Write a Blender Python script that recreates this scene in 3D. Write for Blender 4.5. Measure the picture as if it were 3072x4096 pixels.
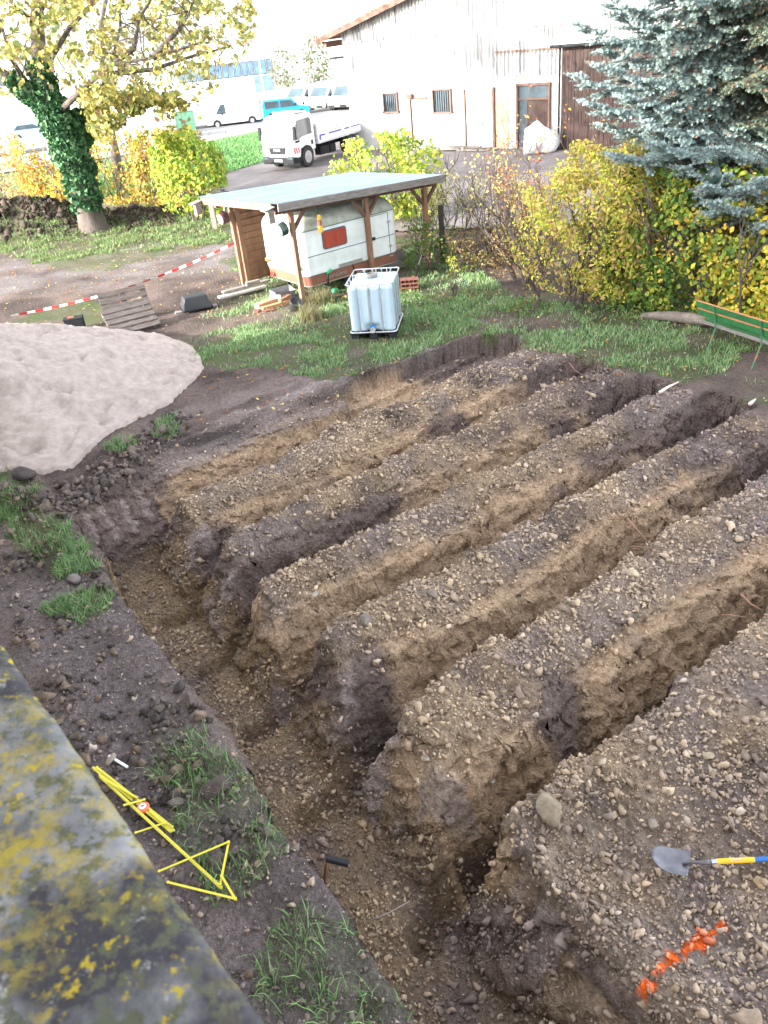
import bpy, math, random
import numpy as np
from mathutils import Vector, Matrix
for o in list(bpy.data.objects): bpy.data.objects.remove(o)
SC = bpy.context.scene; COL = SC.collection
random.seed(5); RNG = np.random.default_rng(7)
# ---------------------------------------------------------------- camera
CAM_H = 5.93; FPX = 3262.0; VPX, VPY = 2110.7, 7346.0
_n = np.array([VPX-1536, -(VPY-2048), -FPX]); _n /= np.linalg.norm(_n)
_up = -_n; _fw = np.array([0, 0, -1.]) - np.array([0, 0, -1.]).dot(_up)*_up; _fw /= np.linalg.norm(_fw)
ROT = np.array([np.cross(_fw, _up), _fw, _up])
cd = bpy.data.cameras.new('camera'); cam = bpy.data.objects.new('camera', cd); COL.objects.link(cam)
cd.sensor_fit = 'VERTICAL'; cd.sensor_height = 36; cd.lens = FPX/4096*36
cam.matrix_world = Matrix.Translation((0, 0, CAM_H)) @ Matrix(ROT.tolist()).to_4x4()
cd.clip_start = .05; cd.clip_end = 1500
cd.dof.use_dof = True; cd.dof.focus_distance = 14; cd.dof.aperture_fstop = 9.0
cd.lens, cd.sensor_height = cd.lens, cd.sensor_height
SC.camera = cam; SC.render.resolution_x = 768; SC.render.resolution_y = 1024
# ---------------------------------------------------------------- light
SUN_AZ = (-.93, -.37); SUN_EL = 17.0
w = bpy.data.worlds.new('World'); SC.world = w; w.use_nodes = True
nt = w.node_tree; bg = nt.nodes['Background']; sk = nt.nodes.new('ShaderNodeTexSky'); sk.sky_type = 'NISHITA'
sk.sun_disc = False; sk.sun_elevation = math.radians(SUN_EL)
sk.sun_rotation = math.atan2(SUN_AZ[0], SUN_AZ[1])
sk.air_density = 1.0; sk.dust_density = 2.0; sk.ozone_density = 1.0; sk.altitude = 100
hs = nt.nodes.new('ShaderNodeHueSaturation'); hs.inputs['Saturation'].default_value = .27; nt.links.new(sk.outputs[0], hs.inputs['Color']); nt.links.new(hs.outputs[0], bg.inputs[0]); bg.inputs[1].default_value = .15
sd = bpy.data.lights.new('sun', 'SUN'); sd.energy = 2.0; sd.angle = math.radians(.6); sd.color = (1, .93, .82)
sun = bpy.data.objects.new('sun', sd); COL.objects.link(sun)
_s = Vector((SUN_AZ[0]*math.cos(math.radians(SUN_EL)), SUN_AZ[1]*math.cos(math.radians(SUN_EL)), math.sin(math.radians(SUN_EL))))
sun.rotation_euler = _s.to_track_quat('Z', 'Y').to_euler()
SC.view_settings.view_transform = 'Standard'; SC.view_settings.look = 'None'
SC.view_settings.exposure = 3.1; SC.view_settings.gamma = 1
SC.cycles.max_bounces = 6; SC.cycles.diffuse_bounces = 3; SC.cycles.transparent_max_bounces = 6
SC.cycles.use_denoising = True
# ---------------------------------------------------------------- projection helpers (image point at 1659x2212 -> place)
K = 4096/2212
def ray(dx, dy):
    return ROT @ np.array([dx*K-1536, -(dy*K-2048), -FPX])
def far_z(y): return -.03*max(0., min(y, 110)-50)
def G(dx, dy, z=0.):
    d = ray(dx, dy); t = (z-CAM_H)/d[2]; p = d*t
    return np.array([p[0], p[1], z])
def GF(dx, dy):
    z = 0.
    for _ in range(30): p = G(dx, dy, z); z = .5*z+.5*far_z(p[1])
    return p
def atY(dx, dy, Y):
    d = ray(dx, dy); p = d*(Y/d[1]); p[2] += CAM_H; return p
# ---------------------------------------------------------------- noise
def vnoise(x, y, s, seed):
    r = np.random.default_rng(seed); N = 256; T = r.random((N, N))
    x = np.asarray(x)/s+37.3; y = np.asarray(y)/s+11.7
    i = np.floor(x).astype(int); j = np.floor(y).astype(int); a = x-i; b = y-j
    a = a*a*(3-2*a); b = b*b*(3-2*b)
    f = lambda p, q: T[p % N, q % N]
    return (f(i, j)*(1-a)+f(i+1, j)*a)*(1-b)+(f(i, j+1)*(1-a)+f(i+1, j+1)*a)*b-.5
def fbm(x, y, s, seed, o=3, g=.5):
    v = 0; a = 1; t = 0
    for k in range(o): v = v+a*vnoise(x, y, s/2**k, seed+k); t += a; a *= g
    return v/t*1.6
def sstep(a, b, x): t = np.clip((x-a)/(b-a), 0, 1); return t*t*(3-2*t)
def inpoly(x, y, poly):
    c = np.zeros(np.shape(x), bool); n = len(poly)
    for i in range(n):
        x1, y1 = poly[i][:2]; x2, y2 = poly[i-1][:2]
        if y1 == y2: continue
        c ^= ((y1 > y) != (y2 > y)) & (x < (x2-x1)*(y-y1)/(y2-y1)+x1)
    return c
# ---------------------------------------------------------------- materials
MATS = {}
def mat(name, c1, c2=None, rough=.7, metal=0, scale=5, bump=0, bscale=None, spec=.5, stretch=(1, 1, 1), trans=0, coords='Object', detail=5, lo=.35, hi=.65, alpha=1, emit=None, coat=0):
    if name in MATS: return MATS[name]
    m = bpy.data.materials.new(name); m.use_nodes = True; t = m.node_tree; N = t.nodes; L = t.links
    b = N['Principled BSDF']; b.inputs['Roughness'].default_value = rough; b.inputs['Metallic'].default_value = metal
    b.inputs['Specular IOR Level'].default_value = spec; b.inputs['Coat Weight'].default_value = coat
    tc = N.new('ShaderNodeTexCoord'); mp = N.new('ShaderNodeMapping'); mp.inputs['Scale'].default_value = stretch
    L.new(tc.outputs[coords], mp.inputs[0])
    nz = N.new('ShaderNodeTexNoise'); nz.inputs['Scale'].default_value = scale; nz.inputs['Detail'].default_value = detail; nz.inputs['Roughness'].default_value = .65
    L.new(mp.outputs[0], nz.inputs['Vector'])
    c2 = c2 or tuple(v*.75 for v in c1)
    r = N.new('ShaderNodeValToRGB'); r.color_ramp.elements[0].position = lo; r.color_ramp.elements[1].position = hi
    r.color_ramp.elements[0].color = (*c2, 1); r.color_ramp.elements[1].color = (*c1, 1)
    L.new(nz.outputs[0], r.inputs[0]); L.new(r.outputs[0], b.inputs['Base Color'])
    if trans: b.inputs['Transmission Weight'].default_value = trans
    if bump:
        n2 = N.new('ShaderNodeTexNoise'); n2.inputs['Scale'].default_value = bscale or scale*3; n2.inputs['Detail'].default_value = 6
        L.new(mp.outputs[0], n2.inputs['Vector']); bp = N.new('ShaderNodeBump'); bp.inputs['Strength'].default_value = min(1, bump); bp.inputs['Distance'].default_value = .02
        L.new(n2.outputs[0], bp.inputs['Height']); L.new(bp.outputs[0], b.inputs['Normal'])
    MATS[name] = m; return m
def attr_mat(name, rough=.85, vary=.3, vscale=30, bump=0, bscale=60, dist=.02, trans=0, spec=.3, clod=0):
    m = bpy.data.materials.new(name); m.use_nodes = True; t = m.node_tree; N = t.nodes; L = t.links
    b = N['Principled BSDF']; b.inputs['Roughness'].default_value = rough; b.inputs['Specular IOR Level'].default_value = spec
    at = N.new('ShaderNodeAttribute'); at.attribute_name = 'col'; col = at.outputs['Color']
    if vary:
        tc = N.new('ShaderNodeTexCoord'); nz = N.new('ShaderNodeTexNoise'); nz.inputs['Scale'].default_value = vscale; nz.inputs['Detail'].default_value = 6; nz.inputs['Roughness'].default_value = .7
        L.new(tc.outputs['Object'], nz.inputs['Vector'])
        mr = N.new('ShaderNodeMapRange'); mr.inputs[1].default_value = .25; mr.inputs[2].default_value = .75; mr.inputs[3].default_value = 1-vary; mr.inputs[4].default_value = 1+vary
        L.new(nz.outputs[0], mr.inputs[0]); vm = N.new('ShaderNodeVectorMath'); vm.operation = 'SCALE'
        L.new(col, vm.inputs[0]); L.new(mr.outputs[0], vm.inputs['Scale']); col = vm.outputs[0]
        if bump:
            n2 = N.new('ShaderNodeTexNoise'); n2.inputs['Scale'].default_value = bscale; n2.inputs['Detail'].default_value = 8; n2.inputs['Roughness'].default_value = .65
            L.new(tc.outputs['Object'], n2.inputs['Vector']); bp = N.new('ShaderNodeBump'); bp.inputs['Strength'].default_value = bump; bp.inputs['Distance'].default_value = dist
            h = n2.outputs[0]
            if clod:
                for sc_, am in ((clod, .7), (clod*2.7, .35)):
                    vo = N.new('ShaderNodeTexVoronoi'); vo.feature = 'F1'; vo.inputs['Scale'].default_value = sc_; wv = N.new('ShaderNodeVectorMath'); wv.operation = 'MULTIPLY_ADD'; wv.inputs[1].default_value = (.05,)*3; L.new(n2.outputs['Color'], wv.inputs[0]); L.new(tc.outputs['Object'], wv.inputs[2]); L.new(wv.outputs[0], vo.inputs['Vector'])
                    ma = N.new('ShaderNodeMath'); ma.operation = 'MULTIPLY_ADD'; ma.inputs[1].default_value = -am; L.new(vo.outputs['Distance'], ma.inputs[0]); L.new(h, ma.inputs[2]); h = ma.outputs[0]
            L.new(h, bp.inputs['Height']); L.new(bp.outputs[0], b.inputs['Normal'])
    L.new(col, b.inputs['Base Color'])
    if trans:
        tr = N.new('ShaderNodeBsdfTranslucent'); mx = N.new('ShaderNodeMixShader'); mx.inputs[0].default_value = trans
        L.new(col, tr.inputs[0]); L.new(b.outputs[0], mx.inputs[1]); L.new(tr.outputs[0], mx.inputs[2]); L.new(mx.outputs[0], N['Material Output'].inputs[0])
    MATS[name] = m; return m
def glass_mat(name, c, rough=.08):
    return mat(name, c, tuple(v*.6 for v in c), rough=rough, scale=1.2, spec=.9)
# ---------------------------------------------------------------- object helpers
def tag(o, label=None, cat=None, group=None, kind=None):
    if label: o['label'] = label
    if cat: o['category'] = cat
    if group: o['group'] = group
    if kind: o['kind'] = kind
    return o
def empty(name, loc, rz=0, label=None, cat=None, group=None):
    o = bpy.data.objects.new(name, None); COL.objects.link(o); o.location = [float(v) for v in loc]; o.rotation_euler = (0, 0, rz); o.empty_display_size = .1
    return tag(o, label, cat, group)
def np_mesh(name, V, loops, starts, totals, m, parent=None, cols=None, smooth=False):
    me = bpy.data.meshes.new(name); V = np.asarray(V, np.float32)
    me.vertices.add(len(V)); me.vertices.foreach_set('co', V.ravel())
    me.loops.add(len(loops)); me.loops.foreach_set('vertex_index', np.asarray(loops, np.int32).ravel())
    me.polygons.add(len(starts)); me.polygons.foreach_set('loop_start', np.asarray(starts, np.int32)); me.polygons.foreach_set('loop_total', np.asarray(totals, np.int32))
    if smooth: me.polygons.foreach_set('use_smooth', np.ones(len(starts), bool))
    me.update(calc_edges=True); me.validate()
    if cols is not None:
        a = me.color_attributes.new('col', 'FLOAT_COLOR', 'POINT'); c = np.ones((len(V), 4), np.float32); c[:, :3] = cols; a.data.foreach_set('color', c.ravel())
    if m: me.materials.append(m)
    o = bpy.data.objects.new(name, me); COL.objects.link(o); o.parent = parent; return o
def np_uniform(name, V, F, m, parent=None, cols=None, smooth=False):
    F = np.asarray(F); k = F.shape[1]; n = len(F)
    return np_mesh(name, V, F.ravel(), np.arange(n)*k, np.full(n, k), m, parent, cols, smooth)
def rotz(a): c, s = math.cos(a), math.sin(a); return np.array([[c, -s, 0], [s, c, 0], [0, 0, 1.]])
class MB:
    def __init__(s): s.v = []; s.f = []
    def add(s, vs, fs):
        b = len(s.v); s.v += [tuple(float(q) for q in v) for v in vs]; s.f += [tuple(b+i for i in f) for f in fs]; return s
    def box(s, c, d, R=None):
        x, y, z = [q/2 for q in d]; vs = [(i*x, j*y, k*z) for i in (-1, 1) for j in (-1, 1) for k in (-1, 1)]
        if R is not None: vs = [R @ np.array(v) for v in vs]
        return s.add([(c[0]+v[0], c[1]+v[1], c[2]+v[2]) for v in vs], [(0, 1, 3, 2), (4, 6, 7, 5), (0, 4, 5, 1), (2, 3, 7, 6), (0, 2, 6, 4), (1, 5, 7, 3)])
    def beam(s, p, q, w, h=None, up=(0, 0, 1)):
        p = np.array(p, float); q = np.array(q, float); h = h or w; d = q-p; L = np.linalg.norm(d); d /= L; u = np.array(up, float)
        a = np.cross(d, u)
        if np.linalg.norm(a) < 1e-3: a = np.cross(d, (1, 0, 0))
        a /= np.linalg.norm(a); b = np.cross(a, d)
        return s.box((p+q)/2, (L, w, h), np.array([d, a, b]).T)
    def tube(s, pts, r, n=8, cap=True, closed=False):
        pts = [np.array(p, float) for p in pts]; m = len(pts); rr = r if hasattr(r, '__len__') else [r]*m
        b = len(s.v); prev = None
        for i, p in enumerate(pts):
            if closed: d = pts[(i+1) % m]-pts[i-1]
            else: d = pts[min(i+1, m-1)]-pts[max(i-1, 0)]
            d = d/(np.linalg.norm(d)+1e-9)
            if prev is None: a = np.cross(d, (0, 0, 1.)) if abs(d[2]) < .9 else np.cross(d, (1., 0, 0))
            else: a = prev-prev.dot(d)*d
            a = a/(np.linalg.norm(a)+1e-9); prev = a; c = np.cross(d, a)
            for k in range(n):
                t = 2*math.pi*k/n; s.v.append(tuple(p+rr[i]*(a*math.cos(t)+c*math.sin(t))))
        for i in range(m if closed else m-1):
            for k in range(n):
                A = b+i*n; B = b+((i+1) % m)*n
                s.f.append((A+k, A+(k+1) % n, B+(k+1) % n, B+k))
        if cap and not closed:
            s.f.append(tuple(b+k for k in reversed(range(n)))); s.f.append(tuple(b+(m-1)*n+k for k in range(n)))
        return s
    def lathe(s, prof, c, n=20, axis=(0, 0, 1)):
        ax = np.array(axis, float); ax /= np.linalg.norm(ax); a = np.cross(ax, (0, 0, 1.)) if abs(ax[2]) < .9 else np.array([1., 0, 0]); a /= np.linalg.norm(a); d = np.cross(ax, a)
        b = len(s.v)
        for r, h in prof:
            for k in range(n):
                t = 2*math.pi*k/n; s.v.append(tuple(np.array(c)+ax*h+r*(a*math.cos(t)+d*math.sin(t))))
        for i in range(len(prof)-1):
            for k in range(n): s.f.append((b+i*n+k, b+i*n+(k+1) % n, b+(i+1)*n+(k+1) % n, b+(i+1)*n+k))
        s.f.append(tuple(b+k for k in reversed(range(n)))); s.f.append(tuple(b+(len(prof)-1)*n+k for k in range(n)))
        return s
    def prism(s, poly, axis_pts, ):      # poly: list of 3d points, axis_pts: extrusion vector
        n = len(poly); e = np.array(axis_pts, float); a = [np.array(p, float) for p in poly]
        return s.add(a+[p+e for p in a], [tuple(range(n))[::-1], tuple(range(n, 2*n))]+[(i, (i+1) % n, n+(i+1) % n, n+i) for i in range(n)])
    def build(s, name, m, parent=None, bevel=0, smooth=False, seg=2):
        me = bpy.data.meshes.new(name); me.from_pydata(s.v, [], s.f); me.validate(); me.update()
        bmx = __import__('bmesh').new(); bmx.from_mesh(me); __import__('bmesh').ops.recalc_face_normals(bmx, faces=bmx.faces); bmx.to_mesh(me); bmx.free()
        if smooth: me.polygons.foreach_set('use_smooth', np.ones(len(me.polygons), bool))
        if m: me.materials.append(m)
        o = bpy.data.objects.new(name, me); COL.objects.link(o); o.parent = parent
        if bevel:
            bv = o.modifiers.new('b', 'BEVEL'); bv.width = bevel; bv.segments = seg; bv.limit_method = 'ANGLE'; bv.angle_limit = .6
        return o
def copy_tree(o, parent=None):
    c = o.copy(); COL.objects.link(c); c.parent = parent
    for ch in [x for x in bpy.data.objects if x.parent == o]: copy_tree(ch, c)
    return c
def text(name, body, size, m, parent, loc, rot, ext=.004, shear=0):
    cu = bpy.data.curves.new(name, 'FONT'); cu.body = body; cu.size = size; cu.extrude = ext; cu.shear = shear; cu.align_x = 'CENTER'; cu.align_y = 'CENTER'; cu.materials.append(m)
    t_ = bpy.data.objects.new('tmp', cu); COL.objects.link(t_); bpy.context.view_layer.update(); me = bpy.data.meshes.new_from_object(t_); bpy.data.objects.remove(t_)
    o = bpy.data.objects.new(name, me); COL.objects.link(o); o.parent = parent; o.location = loc; o.rotation_euler = rot; return o
def unit(v): v = np.asarray(v, float); return v/(np.linalg.norm(v, axis=-1, keepdims=True)+1e-9)
def leaves(name, P, size, cols, m, parent=None, up=.3, nrm=None, aspect=.6, seed=0, droop=0.):
    """many small folded leaves as one mesh; P (N,3)"""
    r = np.random.default_rng(seed); n = len(P); size = np.broadcast_to(size, (n,))*r.uniform(.45, 1.4, n)
    nn = unit(r.normal(size=(n, 3))+np.array([0, 0, up*2]) if nrm is None else r.normal(size=(n, 3))*.6+nrm)
    t = unit(np.cross(nn, r.normal(size=(n, 3)))); t[:, 2] -= droop; t = unit(t); b = unit(np.cross(nn, t)); nn = np.cross(t, b)
    L = (size)[:, None]; W = L*aspect*.5; fold = r.uniform(.05, .35, n)[:, None]
    v0 = P-t*L*.5; v1 = P+b*W+nn*W*fold; v2 = P+t*L*.5-nn*L*.12; v3 = P-b*W+nn*W*fold; vb = P-t*L*.3+b*W*.7+nn*W*fold*.8; vc = P-t*L*.3-b*W*.7+nn*W*fold*.8
    V = np.stack([v0, vb, v1, v2, v3, vc], 1).reshape(-1, 3); base = np.arange(n)[:, None]*6
    F = np.concatenate([base+np.array([[0, 1, 2, 3]]), base+np.array([[0, 3, 4, 5]])], 0)
    return np_uniform(name, V, F, m, parent, np.repeat(cols, 6, 0))
def palette(n, cs, ws=None, jit=.2, seed=0):
    r = np.random.default_rng(seed); cs = np.array(cs, float); i = r.choice(len(cs), n, p=None if ws is None else np.array(ws)/sum(ws))
    return cs[i]*(1+r.uniform(-jit, jit, (n, 1)))
# ---------------------------------------------------------------- terrain (one ground sheet with the dug trenches)
TH = math.radians(31); CU, SU = math.cos(TH), math.sin(TH)
def uv(x, y): return CU*x+SU*y, -SU*x+CU*y
def xy(u, v): return CU*u-SU*v, SU*u+CU*v
# trench: (v centre at u=2.7, v centre at u=11, far end u, depth)
TR = [(10.98, 11.86, 10.85, 1.1), (9.50, 9.98, 10.95, 1.2), (8.22, 8.52, 11.1, 1.2), (6.83, 7.18, 11.35, 1.22), (5.36, 5.78, 12.3, 1.25), (3.70, 4.20, 13.0, 1.35)]
POLY_SHELF = [tuple(G(a, b)[:2]) for a, b in [(740, 822), (800, 799), (880, 777), (960, 742), (1040, 721), (1106, 726), (1120, 760), (900, 880), (760, 900)]]
def PG(l, dz=0): return [tuple(G(a, b, dz)[:2]) for a, b in l]
POLY_LAWN = PG([(330, 735), (400, 720), (440, 660), (480, 655), (520, 600), (470, 560), (800, 500), (1000, 540), (1110, 640), (1250, 655), (1400, 660), (1700, 690), (1700, 770), (1590, 765), (1565, 800), (1568, 832), (1500, 835), (1440, 812), (1360, 792), (1300, 790), (1240, 768), (1180, 765), (1120, 742), (1108, 722), (1040, 716), (960, 737), (880, 772), (790, 797), (700, 828), (650, 815), (560, 802), (480, 800), (425, 790), (412, 765), (360, 748)])
POLY_G = [PG([(1590, 850), (1620, 820), (1720, 805), (1720, 870), (1640, 870)]),
          PG([(340, 905), (390, 893), (398, 915), (385, 940), (345, 935)]), PG([(228, 975), (290, 953), (302, 968), (285, 992), (235, 1002)]),
          PG([(-40, 1020), (60, 1048), (140, 1110), (162, 1160), (232, 1225), (215, 1250), (125, 1255), (60, 1235), (0, 1150), (-40, 1130)]),
          PG([(95, 1325), (150, 1295), (250, 1272), (262, 1290), (230, 1330), (180, 1352)]),
          PG([(335, 1600), (430, 1605), (520, 1680), (600, 1750), (645, 1830), (560, 1905), (480, 1950), (400, 1880), (345, 1700)]),
          PG([(560, 2050), (640, 2000), (800, 2015), (905, 2085), (1010, 2240), (600, 2240)]),
          PG([(0, 705), (150, 650), (230, 655), (240, 690), (172, 716), (0, 722)])]
POLY_F = PG([(-400, 470), (0, 455), (200, 460), (330, 440), (520, 440), (560, 505), (512, 520), (300, 560), (185, 592), (0, 545), (-400, 600)])
FARG = [GF(-900, 455), GF(-900, 330), GF(300, 345), GF(500, 300), GF(565, 288), GF(575, 352), GF(490, 378), GF(420, 420)]
SAND_C = (-7.55, 15.75); SAND_R = 3.88
def profile(dv, wn, wf, bn, bf):       # 0 outside .. 1 at the bottom; near wall steep, far wall battered
    return np.clip(np.minimum((dv+wn)/(wn-bn), (wf-dv)/(wf-bf)), 0, 1)
def dig(x, y, rough=True):
    """depth of excavation (m, positive down)"""
    u, v = uv(x, y)
    if rough:
        wx = fbm(x, y, .9, 11, 3)*.16+fbm(x, y, .22, 21, 3)*.11; wy = fbm(x, y, .9, 12, 3)*.16+fbm(x, y, .22, 22, 3)*.12
    else: wx = wy = 0
    u = u+wx; v = v+wy; dep = np.zeros(np.shape(x)); crs = np.zeros(np.shape(x))
    for i, (va, vb, ue, D) in enumerate(TR):
        c = va+(vb-va)*(u-2.7)/8.3; dv = v-c
        wf = (.88-.25*sstep(5, 8, u) if i == 0 else .56)+.18*vnoise(u, v, 1.3, 40+i)
        p = profile(dv, .29, wf, .21, .02)
        e = np.clip((ue-u)/.14, 0, 1)*np.clip((u-1.7)/.2, 0, 1)
        De = D
        gs = (.10 if i == 0 else .20+.1*vnoise(u, v, 1.1, 60+i))*np.clip((wf+.34-dv)/.34, 0, 1)**1.6*(dv > 0); e2 = np.clip((ue-.9-u)/1.0, 0, 1)*np.clip((u-2.5)/.3, 0, 1)
        dep = np.maximum(dep, np.maximum(De*p*e, gs*e2))
        crs = np.maximum(crs, (.02 if i == 0 else .07+.06*vnoise(u, v, .7, 80+i))*np.exp(-((dv+.46)/.17)**2)*np.clip((u-2.75)/.35, 0, 1)*np.clip((ue-.4-u)/.8, 0, 1))
    # transverse collector trench, slightly shallower toward the house
    cl = 1.43+.06*np.sin(v*1.3)
    p = np.clip(np.minimum((u-cl)/.10, (2.90-.12*(v < 3.3)-u)/.62), 0, 1); e = np.clip((11.65-v)/.55, 0, 1)*np.clip((v+3.5)/.5, 0, 1)
    dep = np.maximum(dep, (1.02-.25*sstep(3.5, 1.5, v))*p*e)
    # muddy shelf scraped away north of the first trench
    c1 = TR[0][0]+(TR[0][1]-TR[0][0])*(u-2.7)/8.3
    inS = inpoly(x+wx*.35+fbm(x, y, .8, 13, 2)*.2, y+wy*.35+fbm(x, y, .8, 14, 2)*.25, POLY_SHELF)*(v > c1); dep = np.maximum(dep, inS*(.36+.10*(v-c1 < .8)))
    dep = np.maximum(dep, .10*sstep(1.3, 1.0, v-c1)*sstep(3.6, 5.5, u)*sstep(8.5, 7, u)*(v > c1))
    return dep-crs*np.clip(1-dep/.25, 0, 1)
def height(x, y):
    x = np.asarray(x, float); y = np.asarray(y, float)
    u, v = uv(x, y); near = (y < 26) & (x > -16) & (x < 16)
    dep = dig(x, y)
    rid = sstep(2.2, 2.9, u)*sstep(11.2, 10.3, u)*sstep(11.6, 11.0, v)           # top of ridges / spoil plateau
    plate = sstep(2.3, 3.0, u)*sstep(3.6, 3.3, v)
    top = rid*(.02+.10*fbm(x, y, 1.1, 31, 3)+.05*sstep(9.5, 4, v))
    rub = fbm(x, y, .26, 51, 4)*.115+np.abs(fbm(x, y, .09, 61, 2))*.05
    k = np.clip(rid+sstep(1.45, 1.2, u)*.55*(u > -3)+.4*(dep > .3)+.75*sstep(11.4, 11.8, v)*(u > .5)*(u < 11)*(grass_mask(x, y) < .2), 0, 1)*(y < 17.5)
    z = top-dep+rub*k*near+fbm(x, y, 3., 71, 3)*.08*near
    # spoil lip along the collector trench
    z += near*sstep(.7, 1.25, u)*sstep(1.5, 1.35, u)*(.05+.16*np.abs(fbm(x, y, .6, 81, 3)))*(v > 1)
    # lip beside the sand and mud clods
    z += near*.22*np.exp(-(((x+4.35)/.35)**2+((y-12.4)/.55)**2))+near*.3*np.exp(-(((x+5.6)/.42)**2+((y-10.95)/.3)**2))*(1+fbm(x, y, .15, 91, 2))
    # wheel ruts of the track
    tr = sstep(-1.2, 0, y-(24.4-.02*x))*sstep(5.5, 4.0, y-(24.4-.02*x))*(x < -2.6)
    z += tr*(-.05+.06*fbm(x*.35, y, .5, 95, 3))
    # sunk dark mound of soil left of the tree
    z += 1.15*np.exp(-(((x+13.5)/3.6)**4+((y-32.7)/1.2)**2))*(1+.5*fbm(x, y, .6, 97, 3))+.45*np.exp(-(((x+8.3)/1.6)**2+((y-32.8)/.7)**2))*(1+.5*fbm(x, y, .5, 98, 3))
    z = z-.03*np.clip(np.minimum(y, 110)-50, 0, None)
    return z
def grass_mask(x, y):
    wx = x+fbm(x, y, .45, 101, 3)*.28; wy = y+fbm(x, y, .45, 102, 3)*.34
    g = np.zeros(np.shape(x))
    g = np.where(inpoly(wx, wy, POLY_LAWN), 1., g)
    for i, p in enumerate(POLY_G): g = np.where(inpoly(wx, wy, p), .45 if i == 5 else .4 if i == 6 else 1., g)
    g = np.where(inpoly(wx, wy, POLY_F), .8, g)
    g = np.where(inpoly(wx, wy, FARG), 1., g)
    # bare muddy wear
    bare = sstep(.08, .28, fbm(x, y, 1.1, 111, 4)); g = g*(1-.85*bare*(y > 11)*(y < 26))
    # dirt strip from the pallet towards the dig
    d = np.abs((x+4.3)-(-.35)*(y-18.5)*-1)
    g = g*(1-.9*np.exp(-(d/.75)**2)*(y > 15.2)*(y < 22))
    return g
def ground_color(x, y, dep):
    u, v = uv(x, y); n = lambda s, k, o=3: fbm(x, y, s, k, o)
    dark = np.array([.078, .062, .058]); hum = np.array([.20, .152, .134]); grey = np.array([.32, .262, .245]); och = np.array([.57, .40, .265]); tan = np.array([.50, .37, .255]); green = np.array([.09, .125, .045]); gravel = np.array([.22, .20, .20])
    def mix(a, b, t): t = np.clip(t, 0, 1)[..., None]; return a*(1-t)+b*t
    c = mix(np.broadcast_to(dark, x.shape+(3,)), hum, .5+1.1*n(.7, 121))
    c = mix(c, np.array([.20, .165, .165]), (u < 1.4)*(u > -4)*(y < 15)*np.clip(.35+1.5*n(.9, 124), 0, .8))
    # outside track / gravel
    trk = sstep(22.8, 24.2, y)*sstep(30.0, 28.2, y+.0*x)*(x < -2)
    c = mix(c, gravel, trk*(.45+1.2*n(.8, 122)))
    # ridges and plateau: dry rubble on top
    rid = sstep(2.5, 3.0, u)*sstep(11.4, 10.6, u)*sstep(12.2, 11.2, v)
    c = mix(c, tan*.74, rid*np.clip(.50+1.6*n(.55, 131)+.35*sstep(8.8, 6, u)-.55*sstep(8.2, 10.2, u), 0, 1)*(dep < .3))
    c = mix(c, grey*.78, rid*np.clip(.18+2.0*n(.9, 133, 4), 0, .8)*(dep < .25))
    shelf = sstep(11.2, 11.7, v)*sstep(14.2, 13.2, v)*sstep(2.5, 3.5, u)*sstep(10.5, 9, u)*(y < 17)
    c = mix(c, grey*1.0, shelf*(.45+1.6*fbm(u*.35, v*1.6, .5, 135, 4)))
    # freshly cut walls: ochre loam in the middle, humus toward the far end
    cut = sstep(.06, .22, dep)
    m = sstep(-.22, .06, n(1.1, 141, 3)*1.0+.30*sstep(2.9, 3.7, u)*sstep(9.4, 7.4, u)-.10+.12*sstep(.2, .8, dep))*sstep(10.2, 8.6, u+.8*n(1., 143))
    cc = mix(np.broadcast_to(hum*1.0, x.shape+(3,)), och*.95, m)
    c = mix(c, cc, cut*(u > 2.55))
    # collector trench: brown loam rubble
    brn = mix(np.broadcast_to(np.array([.34, .24, .145]), x.shape+(3,)), hum, .35+1.3*n(.5, 151))
    c = mix(c, brn, cut*(u <= 2.62)*(.9-.5*sstep(4, 1.5, v)))
    c = mix(c, hum*1.15, cut*(v > 10.7)*(u < 2.8)*(dep < .85)); c = mix(c, grey*1.35, cut*(v > 10.7)*(u < 2.8)*(dep < .6)*sstep(.2, .8, np.sin(u*21+v*2.5))*.7)
    c = mix(c, grey*1.2, cut*(u > 2.35)*(u < 3.0)*(v < 10.6)*sstep(.12, .3, n(.35, 155))*.7)
    bot = sstep(.7, 1.08, dep); c = mix(c, hum*.42, bot*.85*(u > 2.7))  # shade of the trench floors darkened into the soil colour
    g = grass_mask(x, y); c = mix(c, green, g*.75*(dep < .12)*(.8+.9*n(.3, 161)))
    # outer meadow beyond the garden
    # orange marking spray
    a = G(1385, 2150)[:2]; b = G(1560, 1985)[:2]; ab = b-a; L = np.linalg.norm(ab); ab = ab/L
    t = (x-a[0])*ab[0]+(y-a[1])*ab[1]; dd = np.abs(-(x-a[0])*ab[1]+(y-a[1])*ab[0]-.03*np.sin(t*5))
    sp = sstep(.05, .03, dd+.09*vnoise(x, y, .035, 171)+.07*vnoise(x, y, .09, 172))*np.clip(1.25+1.2*vnoise(x, y, .05, 175), 0, 1)*(t > 0)*(t < L)*np.clip(.95+1.2*vnoise(t, t*0, .16, 173)+.5*(t > L*.5), 0, 1)
    c = mix(c, np.array([.95, .16, .03]), sp)
    return np.clip(c, .01, .9), g
def axis(lo, hi, segs):
    a = [lo]
    for end, st in segs:
        while a[-1] < end: a.append(a[-1]+st(a[-1]) if callable(st) else a[-1]+st)
    return np.array(a)
def grow(start, end, s0, f):
    a = [start]; s = s0
    while abs(a[-1]) < abs(end): a.append(a[-1]+s); s *= f
    return a
FINE = 1.0
xs = np.array(sorted(grow(-8.03, -900, -.1, 1.11)))
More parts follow.
